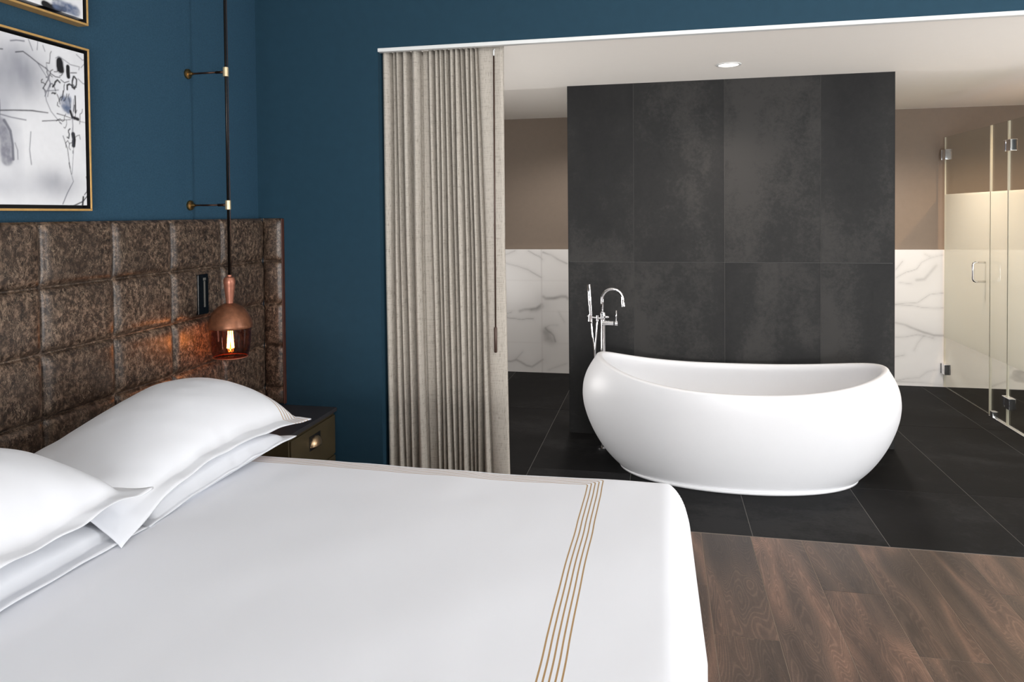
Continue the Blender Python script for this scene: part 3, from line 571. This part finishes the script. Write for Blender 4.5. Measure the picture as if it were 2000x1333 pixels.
# ================================================================== NIGHTSTAND
ns = thing('nightstand', (-1.89, 3.33, 0), 'dark nightstand with charcoal top and brass cup pull between bed and teal wall', 'nightstand')
put(MB().box(-2.04, -1.672, 3.075, 3.585, .502, .522).build('top', M['stand_top'], bevel=.002), ns)
put(MB().box(-2.04, -1.686, 3.09, 3.575, .06, .502).build('body', M['stand_body'], bevel=.002), ns)
for z0, z1 in ((.285, .487), (.075, .275)):
    d_ = put(MB().box(-1.686, -1.676, 3.10, 3.568, z0, z1).build('drawer', M['stand_body'], bevel=.002), ns)
    # cup pull: half dome bulging towards +x
    yc, zc = 3.335, z0 + .125; v = []; nu, nv = 17, 13
    Pg = np.zeros((nu, nv, 3))
    for i in range(nu):
        for j in range(nv):
            th = PI * i / (nu - 1); ph = PI / 2 * j / (nv - 1)
            Pg[i, j] = (-1.676 + .028 * math.sin(th) * math.sin(ph) ** .7 if True else 0, yc + .052 * math.cos(th), zc + .048 * math.sin(th) * math.cos(ph) - .012)
    h_ = gridmesh('cup_pull', Pg, [M['pull']]); s_ = h_.modifiers.new('t', 'SOLIDIFY'); s_.thickness = .0025
    h_.parent = d_; h_.matrix_parent_inverse = Matrix.Identity(4)
    bp = MB().box(-1.6765, -1.674, yc - .058, yc + .058, zc - .028, zc + .044).build('pull_plate', M['black'], bevel=.0008); bp.parent = d_
for yy in (3.11, 3.54):
    for xx in (-2.03, -1.72): put(MB().box(xx, xx + .03, yy, yy + .03, 0, .06).build('leg', M['black']), ns)

# ================================================================== BED
bed = thing('bed', (-1.0, 1.5, 0), 'king size bed standing against the leather headboard, covered by the white duvet', 'bed')
put(MB().box(-2.03, .03, .62, 2.42, .12, .34).build('box_spring', simple('base_fabric', (120, 110, 100), .9), bevel=.02), bed)
put(MB().box(-2.03, .03, .60, 2.44, .34, .612).build('mattress', M['sateen'], bevel=.06, seg=4), bed)
for xx in (-1.9, -.1):
    for yy in (.7, 2.3): put(MB().box(xx - .03, xx + .03, yy - .03, yy + .03, 0, .12).build('leg', M['black']), bed)
# duvet: draped rounded sheet
def duvet():
    X0, X1, Y0, Y1, ZT = -1.62, .085, .50, 2.50, .65
    us = np.concatenate([np.linspace(-1.66, -.1, 90), np.linspace(-.09, .62, 100)])     # arclength along x (past X1 it hangs)
    vs_ = np.concatenate([np.linspace(-.05, .75, 50), np.linspace(.76, 2.25, 60), np.linspace(2.26, 3.0, 100)])
    U, V = np.meshgrid(us, vs_, indexing='ij')
    R = .085
    def wrap(s, e):        # flat until e-R, quarter arc, then down ; returns pos, drop
        a = s - (e - R); pos = np.where(a <= 0, s, np.where(a < R * PI / 2, e - R + R * np.sin(np.clip(a / R, 0, PI / 2)), e)); 
        dr = np.where(a <= 0, 0, np.where(a < R * PI / 2, R * (1 - np.cos(np.clip(a / R, 0, PI / 2))), R + a - R * PI / 2)); return pos, dr
    px_, dx = wrap(U, X1)
    py1, dy1 = wrap(V, Y1); py0, dy0 = wrap(-V, -Y0); py_ = np.where(V > 1.5, py1, -py0); dy = np.where(V > 1.5, dy1, dy0)
    D = np.maximum(dx, dy) + .0 * dx
    D = (dx ** 3 + dy ** 3) ** (1 / 3.)
    D = np.minimum(D, .56)
    # round the plan corner at the foot
    cxn = X1 - .20; cyn = Y1 - .20
    ox = np.clip(px_ - cxn, 0, None); oy = np.clip(py_ - cyn, 0, None); rr = np.hypot(ox, oy); k = np.where(rr > .20, .20 / np.maximum(rr, 1e-6), 1)
    px_ = np.where(ox > 0, cxn + ox * k, px_); py_ = np.where(oy > 0, cyn + oy * k, py_)
    oy0 = np.clip((Y0 + .20) - py_, 0, None); rr = np.hypot(ox, oy0); k = np.where(rr > .20, .20 / np.maximum(rr, 1e-6), 1)
    px_ = np.where((ox > 0) & (oy0 > 0), cxn + (px_ - cxn) * k, px_); py_ = np.where(oy0 > 0, (Y0 + .20) - oy0 * k, py_)
    Z = ZT - D
    n = fbm(U * 1.6 + 3, V * 1.6, 3) - .5; n2 = fbm(U * 6, V * 2.5, 2) - .5
    top = np.clip(1 - D / .06, 0, 1)
    Z += (.016 * n + .004 * n2) * (0.25 + .75 * top)
    # crown slightly and flare the hanging part with soft folds
    Z += .012 * np.cos((V - 1.5) / 2.0 * PI) * np.clip(top, 0, 1)
    hang = np.clip((D - .06) / .4, 0, 1)
    px_ += np.where(dx > .05, hang * (.03 + .02 * np.sin(V * 14 + 2 * n * 6)), 0)
    py_ += np.where(dy1 > .05, hang * (.03 + .02 * np.sin(U * 13 + 5 * n)), 0) * (V > 1.5)
    # stripe coordinate: distance across the border (border parallels the foot and the far side)
    wob = .006 * (fbm(V * 5, U * 0 + 2.5, 2) - .5)
    sx = U - (-.234) + wob
    sy = V - 2.368 + .010 * (fbm(U * 5, V * 0, 2) - .5)
    S = np.where(V < 2.368 + (sx), sx, -1.0)              # mitred corner
    S2 = np.where((sx < sy), sy, -1.0)
    uvx = np.where(S2 > -.5, S2, S)
    uv = np.stack([uvx, V], -1)
    return gridmesh('duvet', np.stack([px_, py_, Z], -1), [M['duvet']], uv=uv)
dv = duvet(); s_ = dv.modifiers.new('t', 'SOLIDIFY'); s_.thickness = .012; s_.offset = -1
tag(dv, 'smooth white duvet with five thin gold border stripes spread over the bed', 'duvet')

# ------------------------------------------------------------------ pillows
def pillow(corners, T, label, seed, stripes=True, fl=(.055, .055), sag=0.0, corner_drop=(0, 0, 0, 0), curl=.0, wave=1.0, fuf=None, s_end=None, sq=.5, low=.55, su_=None, lean=0):
    """corners (outer flange corners): near-back, far-back, far-front, near-front ; u = along length (near->far), v = back->front"""
    nb, fb_, ff, nf = [np.array(c, float) for c in corners]
    nu, nv = 96, 64
    su = np.linspace(0, 1, nu); sv = np.linspace(0, 1, nv); U, V = np.meshgrid(su, sv, indexing='ij')
    L = np.linalg.norm(fb_ - nb); Wd = np.linalg.norm(nf - nb)
    fu, fv = fl[0] / L, fl[1] / Wd
    bl = (nb * ((1 - U) * (1 - V))[..., None] + fb_ * (U * (1 - V))[..., None] + ff * (U * V)[..., None] + nf * ((1 - U) * V)[..., None])
    cen = bl.mean((0, 1)); ed = 4 * U * (1 - U) * 4 * V * (1 - V)
    # concave edges: pull edge middles inwards a little
    du = (U - .5) * 2; dv_ = (V - .5) * 2
    ax_u = (fb_ - nb) / L; ax_v = (nf - nb) / Wd; nrm = np.cross(ax_u, ax_v); nrm /= np.linalg.norm(nrm); nrm = nrm * np.sign(nrm[2])
    pin = .022
    bl = bl - ax_u * (pin * du ** 3 * (1 - dv_ ** 2))[..., None] - ax_v * (pin * dv_ ** 3 * (1 - du ** 2))[..., None]
    fe = fu if fuf is None else fuf / L; a = np.clip((U - fu) / (1 - fu - fe), 0, 1); b_ = np.clip((V - fv) / (1 - 2 * fv), 0, 1)
    g = (1 + lean * (a - .62)) * np.clip(4 * a * (1 - a), 0, 1) ** np.where(a > .5, s_end or su_ or sq, su_ or sq) * np.clip(4 * b_ * (1 - b_), 0, 1) ** sq
    n1 = fbm(U * 4 + seed, V * 3 + seed, 3) - .5; n2 = fbm(U * 14 + seed, V * 9, 2) - .5
    inside = (g > 0)
    prox = np.exp(-np.clip(np.minimum(np.minimum(a, 1 - a) * L, np.minimum(b_, 1 - b_) * Wd), 0, 1) / .05)
    hN = T * g * (1 + .16 * n1) + .008 * n2 * prox
    wv = wave * (.010 * (fbm(U * 7 + seed, V * 6 + seed, 2) - .5) * 2 + .003 * np.sin(U * 31 + V * 17 + seed)) * np.clip(1 - g * 2.5, 0, 1)
    # flange droop
    outd = np.maximum(np.maximum((fu - U) * L, (U - 1 + fe) * L), np.maximum((fv - V) * Wd, (V - 1 + fv) * Wd)); outd = np.clip(outd, 0, 1)
    droop = -(outd / .055) * curl
    cd_ = corner_drop; dr = cd_[0] * ((1 - U) * (1 - V)) ** 4 + cd_[1] * (U * (1 - V)) ** 4 + cd_[2] * (U * V) ** 4 + cd_[3] * ((1 - U) * V) ** 4
    up = np.array([0, 0, 1.])
    top = bl + nrm * hN[..., None] + up * (droop + dr + wv + sag * ed)[..., None]
    bot = bl - nrm * (T * low * g + .003)[..., None] + up * (droop + dr + wv + sag * ed)[..., None]
    bot[..., 2] = np.maximum(bot[..., 2], 0.655)
    top[..., 2] = np.maximum(top[..., 2], 0.662)
    uvx = (U - 1) * L + .096; uv = np.stack([uvx, V], -1)
    v = np.concatenate([top.reshape(-1, 3), bot.reshape(-1, 3)]); I = np.arange(nu * nv).reshape(nu, nv); K = I + nu * nv
    f = []
    for i in range(nu - 1):
        for j in range(nv - 1):
            f.append((I[i, j], I[i + 1, j], I[i + 1, j + 1], I[i, j + 1])); f.append((K[i, j], K[i, j + 1], K[i + 1, j + 1], K[i + 1, j]))
    for i in range(nu - 1):
        f.append((I[i, 0], K[i, 0], K[i + 1, 0], I[i + 1, 0])); f.append((I[i, nv - 1], I[i + 1, nv - 1], K[i + 1, nv - 1], K[i, nv - 1]))
    for j in range(nv - 1):
        f.append((I[0, j], I[0, j + 1], K[0, j + 1], K[0, j])); f.append((I[nu - 1, j], K[nu - 1, j], K[nu - 1, j + 1], I[nu - 1, j + 1]))
    f = [tuple(int(t) for t in q_) for q_ in f]
    me = bpy.data.meshes.new('pillow'); me.from_pydata(v.tolist(), [], f)
    l = me.uv_layers.new(name='UVMap'); vi = np.zeros(len(me.loops), dtype=np.int32); me.loops.foreach_get('vertex_index', vi)
    l.data.foreach_set('uv', np.concatenate([uv.reshape(-1, 2)] * 2)[vi].astype(np.float32).ravel())
    bm = bmesh.new(); bm.from_mesh(me); bmesh.ops.recalc_face_normals(bm, faces=bm.faces); bm.to_mesh(me); bm.free()
    o = finish('pillow', me, [M['sham'] if stripes else M['sateen']], None, True)
    return tag(o, label, 'pillow', None)
pillow([(-2.0, 1.80, .70), (-2.0, 2.48, .70), (-1.33, 2.50, .715), (-1.40, 1.785, .672)], .085, 'white pillow at the bottom of the far stack, next to the nightstand', 1.3, False, (.04, .02), sq=.3, wave=.5)
pillow([(-2.0, .80, .70), (-2.0, 1.76, .70), (-1.40, 1.775, .672), (-1.40, .84, .672)], .075, 'white pillow at the bottom of the near stack, cut by the left frame edge', 5.1, False, (.05, .05), sq=.36, wave=.2)
pillow([(-1.96, 1.66, .775), (-1.97, 2.60, .80), (-1.31, 2.58, .79), (-1.39, 1.66, .795)], .155, 'white pillow with gold striped end on top of the far stack', 9.7, True, (.06, .05), sq=.5, low=.12, su_=.30, lean=1.15, curl=.006, fuf=.012, s_end=.50, corner_drop=(0, -.03, -.03, -.12))
pillow([(-1.97, .78, .80), (-1.97, 1.68, .80), (-1.36, 1.75, .805), (-1.36, .84, .775)], .205, 'white flanged pillow on top of the near stack, overlapping the far stack', 14.2, False, (.055, .055), sq=.5, low=.12, curl=.006, su_=.42)

# ================================================================== CURTAIN
def curtain():
    # grooves between pleats: x at top (z 2.37), middle (z 1.35), bottom (z 0.02)
    def gx(p): return -1.43 + (p - 742) * (.66 / 243)
    G = [(742, 744, 745), (763, 763, 766), (772, 774, 784), (784, 786, 794), (799, 803, 806), (822, 820, 828), (836, 839, 849), (847, 852, 857), (857, 861, 866), (867, 870, 880), (877, 882, 889), (888, 892, 898), (898, 906, 911), (907, 915, 919), (918, 923.5, 927), (926, 936, 938), (935, 947, 958), (985, 983, 991)]
    zs = np.linspace(.02, 2.392, 90); xs_ = []; Ts = []
    nseg = 14
    P = []
    for z in zs:
        t = (z - .02) / 2.35
        pos = [gx(a * max(0, (t - .57) / .43) + b_ * (1 - abs(t - .57) / (.43 if t > .57 else .57)) + c_ * max(0, (.57 - t) / .57)) for a, b_, c_ in G]
        pos = [p + .0018 * math.sin(z * 3.1 + i * 1.7) for i, p in enumerate(pos)]
        row = []
        for i in range(len(pos) - 1):
            w_ = pos[i + 1] - pos[i]; last = i == len(pos) - 2
            dep = min(.10, .045 + w_ * 1.2) if not last else .016
            if i == 5: dep = .05
            for k in range(nseg):
                s = k / nseg; arch = max(0, 4 * s * (1 - s)) ** (.62 if not last else .16)
                if i == 5: arch = arch * (1 - .25 * math.exp(-((s - .55) / .2) ** 2))
                skew = .22 * math.sin(i * 2.1) * w_ * math.sin(PI * s) * .5
                if last: y_ = 3.668 - dep * arch - .006 * math.sin(PI * s * 1.2 + z)
                else: y_ = 3.722 - dep * arch * .92
                row.append((pos[i] + w_ * s + (skew if not last else 0), y_, z))
        row.append((pos[-1], 3.672, z))
        P.append(row)
    return gridmesh('curtain_panel', np.array(P).transpose(1, 0, 2), [M['linen']])
ct = thing('curtain', (-1.1, 3.68, 0), 'pleated oatmeal linen curtain drawn to the left side of the bathroom opening', 'curtain')
co = put(curtain(), ct); s_ = co.modifiers.new('t', 'SOLIDIFY'); s_.thickness = .0018
wd = put(MB().tube([(-.8145, 3.628, 2.335), (-.817, 3.622, .96)], .0042, 12).build('wand', M['wand'], smooth=True), ct)
g_ = MB().tube([(-.817, 3.622, .962), (-.817, 3.622, .955), (-.8175, 3.622, .835), (-.8175, 3.622, .83)], [.005, .0082, .0082, .006], 16).build('wand_grip', M['wand'], smooth=True); g_.parent = wd; g_.matrix_parent_inverse = Matrix.Identity(4)
hkk = MB().tube([(-.8145, 3.66, 2.372), (-.8145, 3.64, 2.37), (-.8145, 3.628, 2.36), (-.8145, 3.628, 2.335)], .004, 10).build('wand_hook', M['trim_white'], smooth=True); hkk.parent = wd; hkk.matrix_parent_inverse = Matrix.Identity(4)
trk = MB().box(-1.42, 3.2, 3.662, 3.694, 2.398, 2.417).build('curtain_track', M['trim_white'], bevel=.002); tag(trk, 'white ceiling track above the linen curtain, behind the opening edge', 'curtain track')

# ================================================================== BATHTUB
def tub():
    CX, CY, A, B = .434, 4.53, .905, .455
    prof = [(.0, .735), (.02, .762), (.05, .802), (.10, .852), (.16, .898), (.22, .935), (.29, .968), (.36, .991), (.43, 1.0), (.50, .993), (.56, .972), (.62, .935), (.68, .888), (.72, .85)]
    pz = np.array([p[0] for p in prof]); ps = np.array([p[1] for p in prof])
    S = lambda z: np.interp(z, pz, ps)
    # smooth the interpolation
    zz = np.linspace(0, .72, 400); sm = np.interp(zz, pz, ps); ker = np.ones(31) / 31; pad = np.pad(sm, 15, mode='edge'); sm2 = np.convolve(pad, ker, 'valid'); S = lambda z: np.interp(z, zz, sm2)
    nth = 160; th = np.linspace(0, 2 * PI, nth, endpoint=False); ct_, st = np.cos(th), np.sin(th)
    e = .97; cu = np.sign(ct_) * np.abs(ct_) ** e; su = np.sign(st) * np.abs(st) ** e
    zr = .548 + np.where(ct_ < 0, .122, .095) * np.abs(ct_) ** 2.3
    Sy = lambda z: np.where(z > .43, S(z), 1 - .13 * (1 - np.clip(z / .43, 0, 1)) ** 2.4)
    rings = []
    for t in np.linspace(0, 1, 40):                                    # outer shell
        z = .012 + (zr - .014 - .012) * t; s = S(z); rings.append((CX + A * s * cu, CY + B * np.where(z > .43, s, np.maximum(Sy(z) - (1 - S(np.full(1, .43)))[0], 0)) * su, z))
    s0 = S(zr - .014)
    for a in np.linspace(0, PI, 9)[1:]:                               # rolled lip
        off = .020 * (1 - math.cos(a)); zz_ = zr - .014 + .014 * math.sin(a)
        rings.append((CX + (A * s0 - off) * cu, CY + (B * s0 - off) * su, zz_))
    zb = .13
    for t in np.linspace(0, 1, 30)[1:]:                                # basin
        z = (zr - .014) + (zb - zr + .014) * t
        f = np.where(True, (1 - (t ** 2.2) * .34), 0)
        sI = (S(np.maximum(z, .10)) * .5 + s0 * .5)
        rx = (A * np.minimum(sI, 1) - .045) * f; ry = (B * np.minimum(sI, 1) - .045) * f
        rx = rx * (1 - t) ** 0 ; rings.append((CX + rx * cu, CY + ry * su, z))
    for k in (.8, .5, .2, .01):
        rings.append((CX + rx * k * cu, CY + ry * k * su, np.full(nth, zb - .012)))
    P = np.stack([np.stack(r_, -1) for r_ in rings], 0).transpose(1, 0, 2)
    o = gridmesh('shell', P, [M['tub']], close_u=True)
    # plinth
    rg = []
    for s, z in ((0.0, 0), (.70, 0), (.750, .002), (.752, .012), (.744, .016), (.66, .017), (.0, .018)):
        rg.append((CX + A * s * cu, CY + (B * s + (.100 if s > .5 else 0) * s) * su, np.full(nth, z)))
    pln = gridmesh('plinth', np.stack([np.stack(r_, -1) for r_ in rg], 0).transpose(1, 0, 2), [M['tub']], close_u=True)
    return o, pln, (CX, CY)
tb = thing('bathtub', (.434, 4.53, 0), 'white egg-shaped freestanding bathtub on the dark tiles before the charcoal wall', 'bathtub')
o, pln, _ = tub(); put(o, tb); put(pln, tb)
put(MB().lathe([(0, .0), (.032, 0), (.034, .002), (.028, .005), (0, .006)], (.75, 4.53, .118), 32, caps=False).build('drain', M['chrome'], smooth=True), tb)

# ================================================================== TUB FAUCET
fx, fy = -.362, 4.78
fc = thing('bath_faucet', (fx, fy, 0), 'chrome floor standing bath faucet with gooseneck spout beside the white bathtub', 'faucet')
put(autosm(MB().lathe([(.042, 0), (.042, .008), (.018, .012), (.0165, .03), (.0165, .85), (.0185, .852), (.0185, .885), (.0165, .89), (.011, .893)], (fx, fy, 0), 32).build('column', M['chrome'])), fc)
pts = [(fx - .004, fy, .885), (fx - .004, fy, .96)]
cxn, cr = fx + .062, .066
for k in range(0, 19):
    a = PI - k * (PI * 1.08) / 18; pts.append((cxn + cr * math.cos(a), fy, .975 + cr * math.sin(a)))
pts.append((pts[-1][0] + .003, fy, pts[-1][2] - .016))
sp = put(MB().tube(pts, [.0105] * (len(pts) - 1) + [.0105], 20).build('spout', M['chrome'], smooth=True), fc)
e_ = MB().tube([(pts[-1][0], fy, pts[-1][2] + .012), (pts[-1][0] + .003, fy, pts[-1][2] - .012)], .013, 20).build('spout_tip', M['chrome'], smooth=False); autosm(e_); e_.parent = sp; e_.matrix_parent_inverse = Matrix.Identity(4)
put(autosm(MB().tube([(fx - .005, fy - .02, .822), (fx + .07, fy - .02, .822), (fx + .072, fy - .02, .822)], [.017, .017, .014], 24).build('mixer_body', M['chrome'])), fc)
put(autosm(MB().tube([(fx + .078, fy - .02, .822), (fx + .096, fy - .02, .822)], .018, 24).build('handle_knob', M['chrome'])), fc)
put(MB().tube([(fx + .086, fy - .02, .835), (fx + .088, fy - .02, .905)], .0045, 12).build('lever', M['chrome'], smooth=True), fc)
put(MB().tube([(fx, fy - .02, .862), (fx + .04, fy - .02, .862)], .0075, 12).build('diverter', M['chrome'], smooth=True), fc)
put(autosm(MB().tube([(fx, fy - .01, .85), (fx - .045, fy - .01, .852), (fx - .068, fy - .01, .855)], .009, 16).tube([(fx - .035, fy - .012, .833), (fx - .035, fy - .012, .87)], .008, 12).tube([(fx - .084, fy - .01, .83), (fx - .080, fy - .01, .875)], .013, 16).tube([(fx - .076, fy - .01, .86), (fx - .10, fy - .01, .862)], .008, 12).build('holder', M['chrome'])), fc)
hs = thing('hand_shower', (fx - .07, fy - .01, .83), 'slim chrome stick hand shower standing in the holder of the bath faucet', 'hand shower')
put(autosm(MB().tube([(fx - .088, fy - .012, 1.072), (fx - .0875, fy - .012, 1.068), (fx - .083, fy - .012, .96), (fx - .076, fy - .012, .86), (fx - .073, fy - .012, .82)], [.0105, .0125, .0115, .009, .006], 20).build('handle', M['chrome'])), hs)
hp = [(fx - .073, fy - .012, .82), (fx - .066, fy - .018, .74), (fx - .055, fy - .02, .64), (fx - .055, fy - .02, .5), (fx - .07, fy - .02, .34), (fx - .09, fy - .02, .24), (fx - .085, fy - .01, .17), (fx - .05, fy, .13), (fx - .03, fy, .2), (fx - .035, fy - .01, .4), (fx - .05, fy - .02, .62), (fx - .042, fy - .018, .74), (fx - .036, fy - .012, .833)]
def smoothpts(P, n=8):
    out = []; P = [Vector(p) for p in P]
    for i in range(len(P) - 1):
        p0, p1, p2, p3 = P[max(i - 1, 0)], P[i], P[i + 1], P[min(i + 2, len(P) - 1)]
        for k in range(n):
            t = k / n; out.append(.5 * ((2 * p1) + (p2 - p0) * t + (2 * p0 - 5 * p1 + 4 * p2 - p3) * t * t + (3 * p1 - p0 - 3 * p2 + p3) * t ** 3))
    return out + [P[-1]]
put(MB().tube(smoothpts(hp), .0052, 10).build('hose', M['chrome'], smooth=True), hs)

# ================================================================== CEILING DOWNLIGHT
dl = thing('ceiling_light', (.41, 4.585, BC), 'lit round recessed ceiling light above the white bathtub', 'ceiling light')
put(MB().lathe([(.058, -.004), (.060, -.006), (.072, -.005), (.075, 0), (.058, 0)], (.41, 4.585, BC), 48, caps=False).build('trim_ring', M['trim_white'], smooth=True), dl)
put(MB().lathe([(0, -.003), (.0585, -.003), (.0585, -.001), (0, -.001)], (.41, 4.585, BC), 48, caps=False).build('lens', M['lamp_on'], smooth=False), dl)
sl = bpy.data.lights.new('downlight_lamp', 'SPOT'); sl.energy = 42; sl.color = (1, .88, .78); sl.spot_size = math.radians(125); sl.spot_blend = .8; sl.shadow_soft_size = .05
so = bpy.data.objects.new('downlight_lamp', sl); COL.objects.link(so); so.location = (.41, 4.585, BC - .02)
# lamp in the shower behind the glass (its warm light shows on the wall)
dl2 = thing('ceiling_light', (2.95, 5.9, BC), 'round recessed ceiling light inside the shower behind the glass', 'ceiling light')
put(MB().lathe([(.058, -.004), (.060, -.006), (.072, -.005), (.075, 0), (.058, 0)], (2.95, 5.9, BC), 48, caps=False).build('trim_ring', M['trim_white'], smooth=True), dl2)
put(MB().lathe([(0, -.003), (.0585, -.003), (.0585, -.001), (0, -.001)], (2.95, 5.9, BC), 48, caps=False).build('lens', M['lamp_on']), dl2)
sl = bpy.data.lights.new('shower_lamp', 'SPOT'); sl.energy = 95; sl.color = (1, .62, .32); sl.spot_size = math.radians(150); sl.spot_blend = .6; sl.shadow_soft_size = .05
so = bpy.data.objects.new('shower_lamp', sl); COL.objects.link(so); so.location = (2.95, 5.9, BC - .02)

for k, (lx, ly, pw) in enumerate(((1.6, 6.1, 90), (-.68, 6.1, 55))):
    d3 = thing('ceiling_light', (lx, ly, BC + (.035 if lx < 0 else 0)), ('round recessed ceiling light hidden behind the charcoal wall, right side', 'round recessed ceiling light hidden behind the charcoal wall, left side')[k], 'ceiling light')
    zz = BC + (.035 if lx < -.62 else 0)
    put(MB().lathe([(.058, -.004), (.060, -.006), (.072, -.005), (.075, 0), (.058, 0)], (lx, ly, zz), 48, caps=False).build('trim_ring', M['trim_white'], smooth=True), d3)
    put(MB().lathe([(0, -.003), (.0585, -.003), (.0585, -.001), (0, -.001)], (lx, ly, zz), 48, caps=False).build('lens', M['lamp_on']), d3)
    sl = bpy.data.lights.new('bathroom_lamp', 'SPOT'); sl.energy = pw; sl.color = (1, .93, .87); sl.spot_size = math.radians(150); sl.spot_blend = .7; sl.shadow_soft_size = .06
    so = bpy.data.objects.new('bathroom_lamp', sl); COL.objects.link(so); so.location = (lx, ly, zz - .03)
# ================================================================== SHOWER GLASS
gx0, gx1 = 2.395, 2.405; ZB, ZT_ = .012, 2.155
def glasspanel(y0, y1, name, label, hinges, door):
    t = thing(name, (2.4, (y0 + y1) / 2, 0), label, 'shower door' if door else 'glass panel')
    put(MB().box(gx0, gx1, y0, y1, ZB, ZT_).build('glass', M['shower_glass']), t)
    e = .0016
    put(MB().box(gx0 - .0004, gx1 + .0004, y0, y0 + .004, ZB, ZT_).build('glass_edge', M['glass_edge']), t)
    put(MB().box(gx0 - .0003, gx1 + .0003, y1 - .004, y1, ZB, ZT_).build('glass_edge', M['glass_edge']), t)
    return t
dA = glasspanel(6.045, 6.930, 'shower_door', 'glass shower door with frosted band, hinged on the back bathroom wall', 1, True)
dB = glasspanel(5.765, 6.035, 'shower_panel', 'narrow fixed glass panel with frosted band between the two shower doors', 0, False)
dC = glasspanel(4.95, 5.755, 'shower_door', 'glass shower door with frosted band cut by the right edge of the photo', 1, True)
for zz in (EYE + .468, .168):
    put(MB().box(2.375, 2.425, 6.86, 6.935, zz - .045, zz + .045).box(2.37, 2.43, 6.935, 6.952, zz - .045, zz + .045).build('hinge', M['chrome'], bevel=.004), dA)
for zz in (EYE + .445, .172):
    put(MB().box(2.378, 2.422, 5.69, 5.752, zz - .04, zz + .04).box(2.378, 2.422, 5.77, 5.80, zz - .04, zz + .04).box(2.39, 2.41, 5.74, 5.78, zz - .03, zz + .03).build('hinge', M['chrome'], bevel=.003), dC)
put(MB().box(2.383, 2.417, 5.955, 6.0, .0, .05).build('floor_clip', M['chrome'], bevel=.002), dB)
hz0, hz1 = EYE - .545, EYE - .40
for sgn in (-1, 1):
    xg = 2.4 + sgn * .006; ln = .085; hp = [(xg, 6.115, hz0), (xg + sgn * (ln - .02), 6.115, hz0), (xg + sgn * (ln - .006), 6.115, hz0 + .006), (xg + sgn * ln, 6.115, hz0 + .02), (xg + sgn * ln, 6.115, hz1 - .02), (xg + sgn * (ln - .006), 6.115, hz1 - .006), (xg + sgn * (ln - .02), 6.115, hz1), (xg, 6.115, hz1)]
    put(MB().tube(hp, .0085, 14).build('door_handle', M['chrome'], smooth=True), dA)
th_ = MB().box(2.385, 2.415, 4.2, 6.03, -.001, .010).build('trim_4', M['chrome'], bevel=.002); struct(th_, 'slim metal channel under the shower glass')
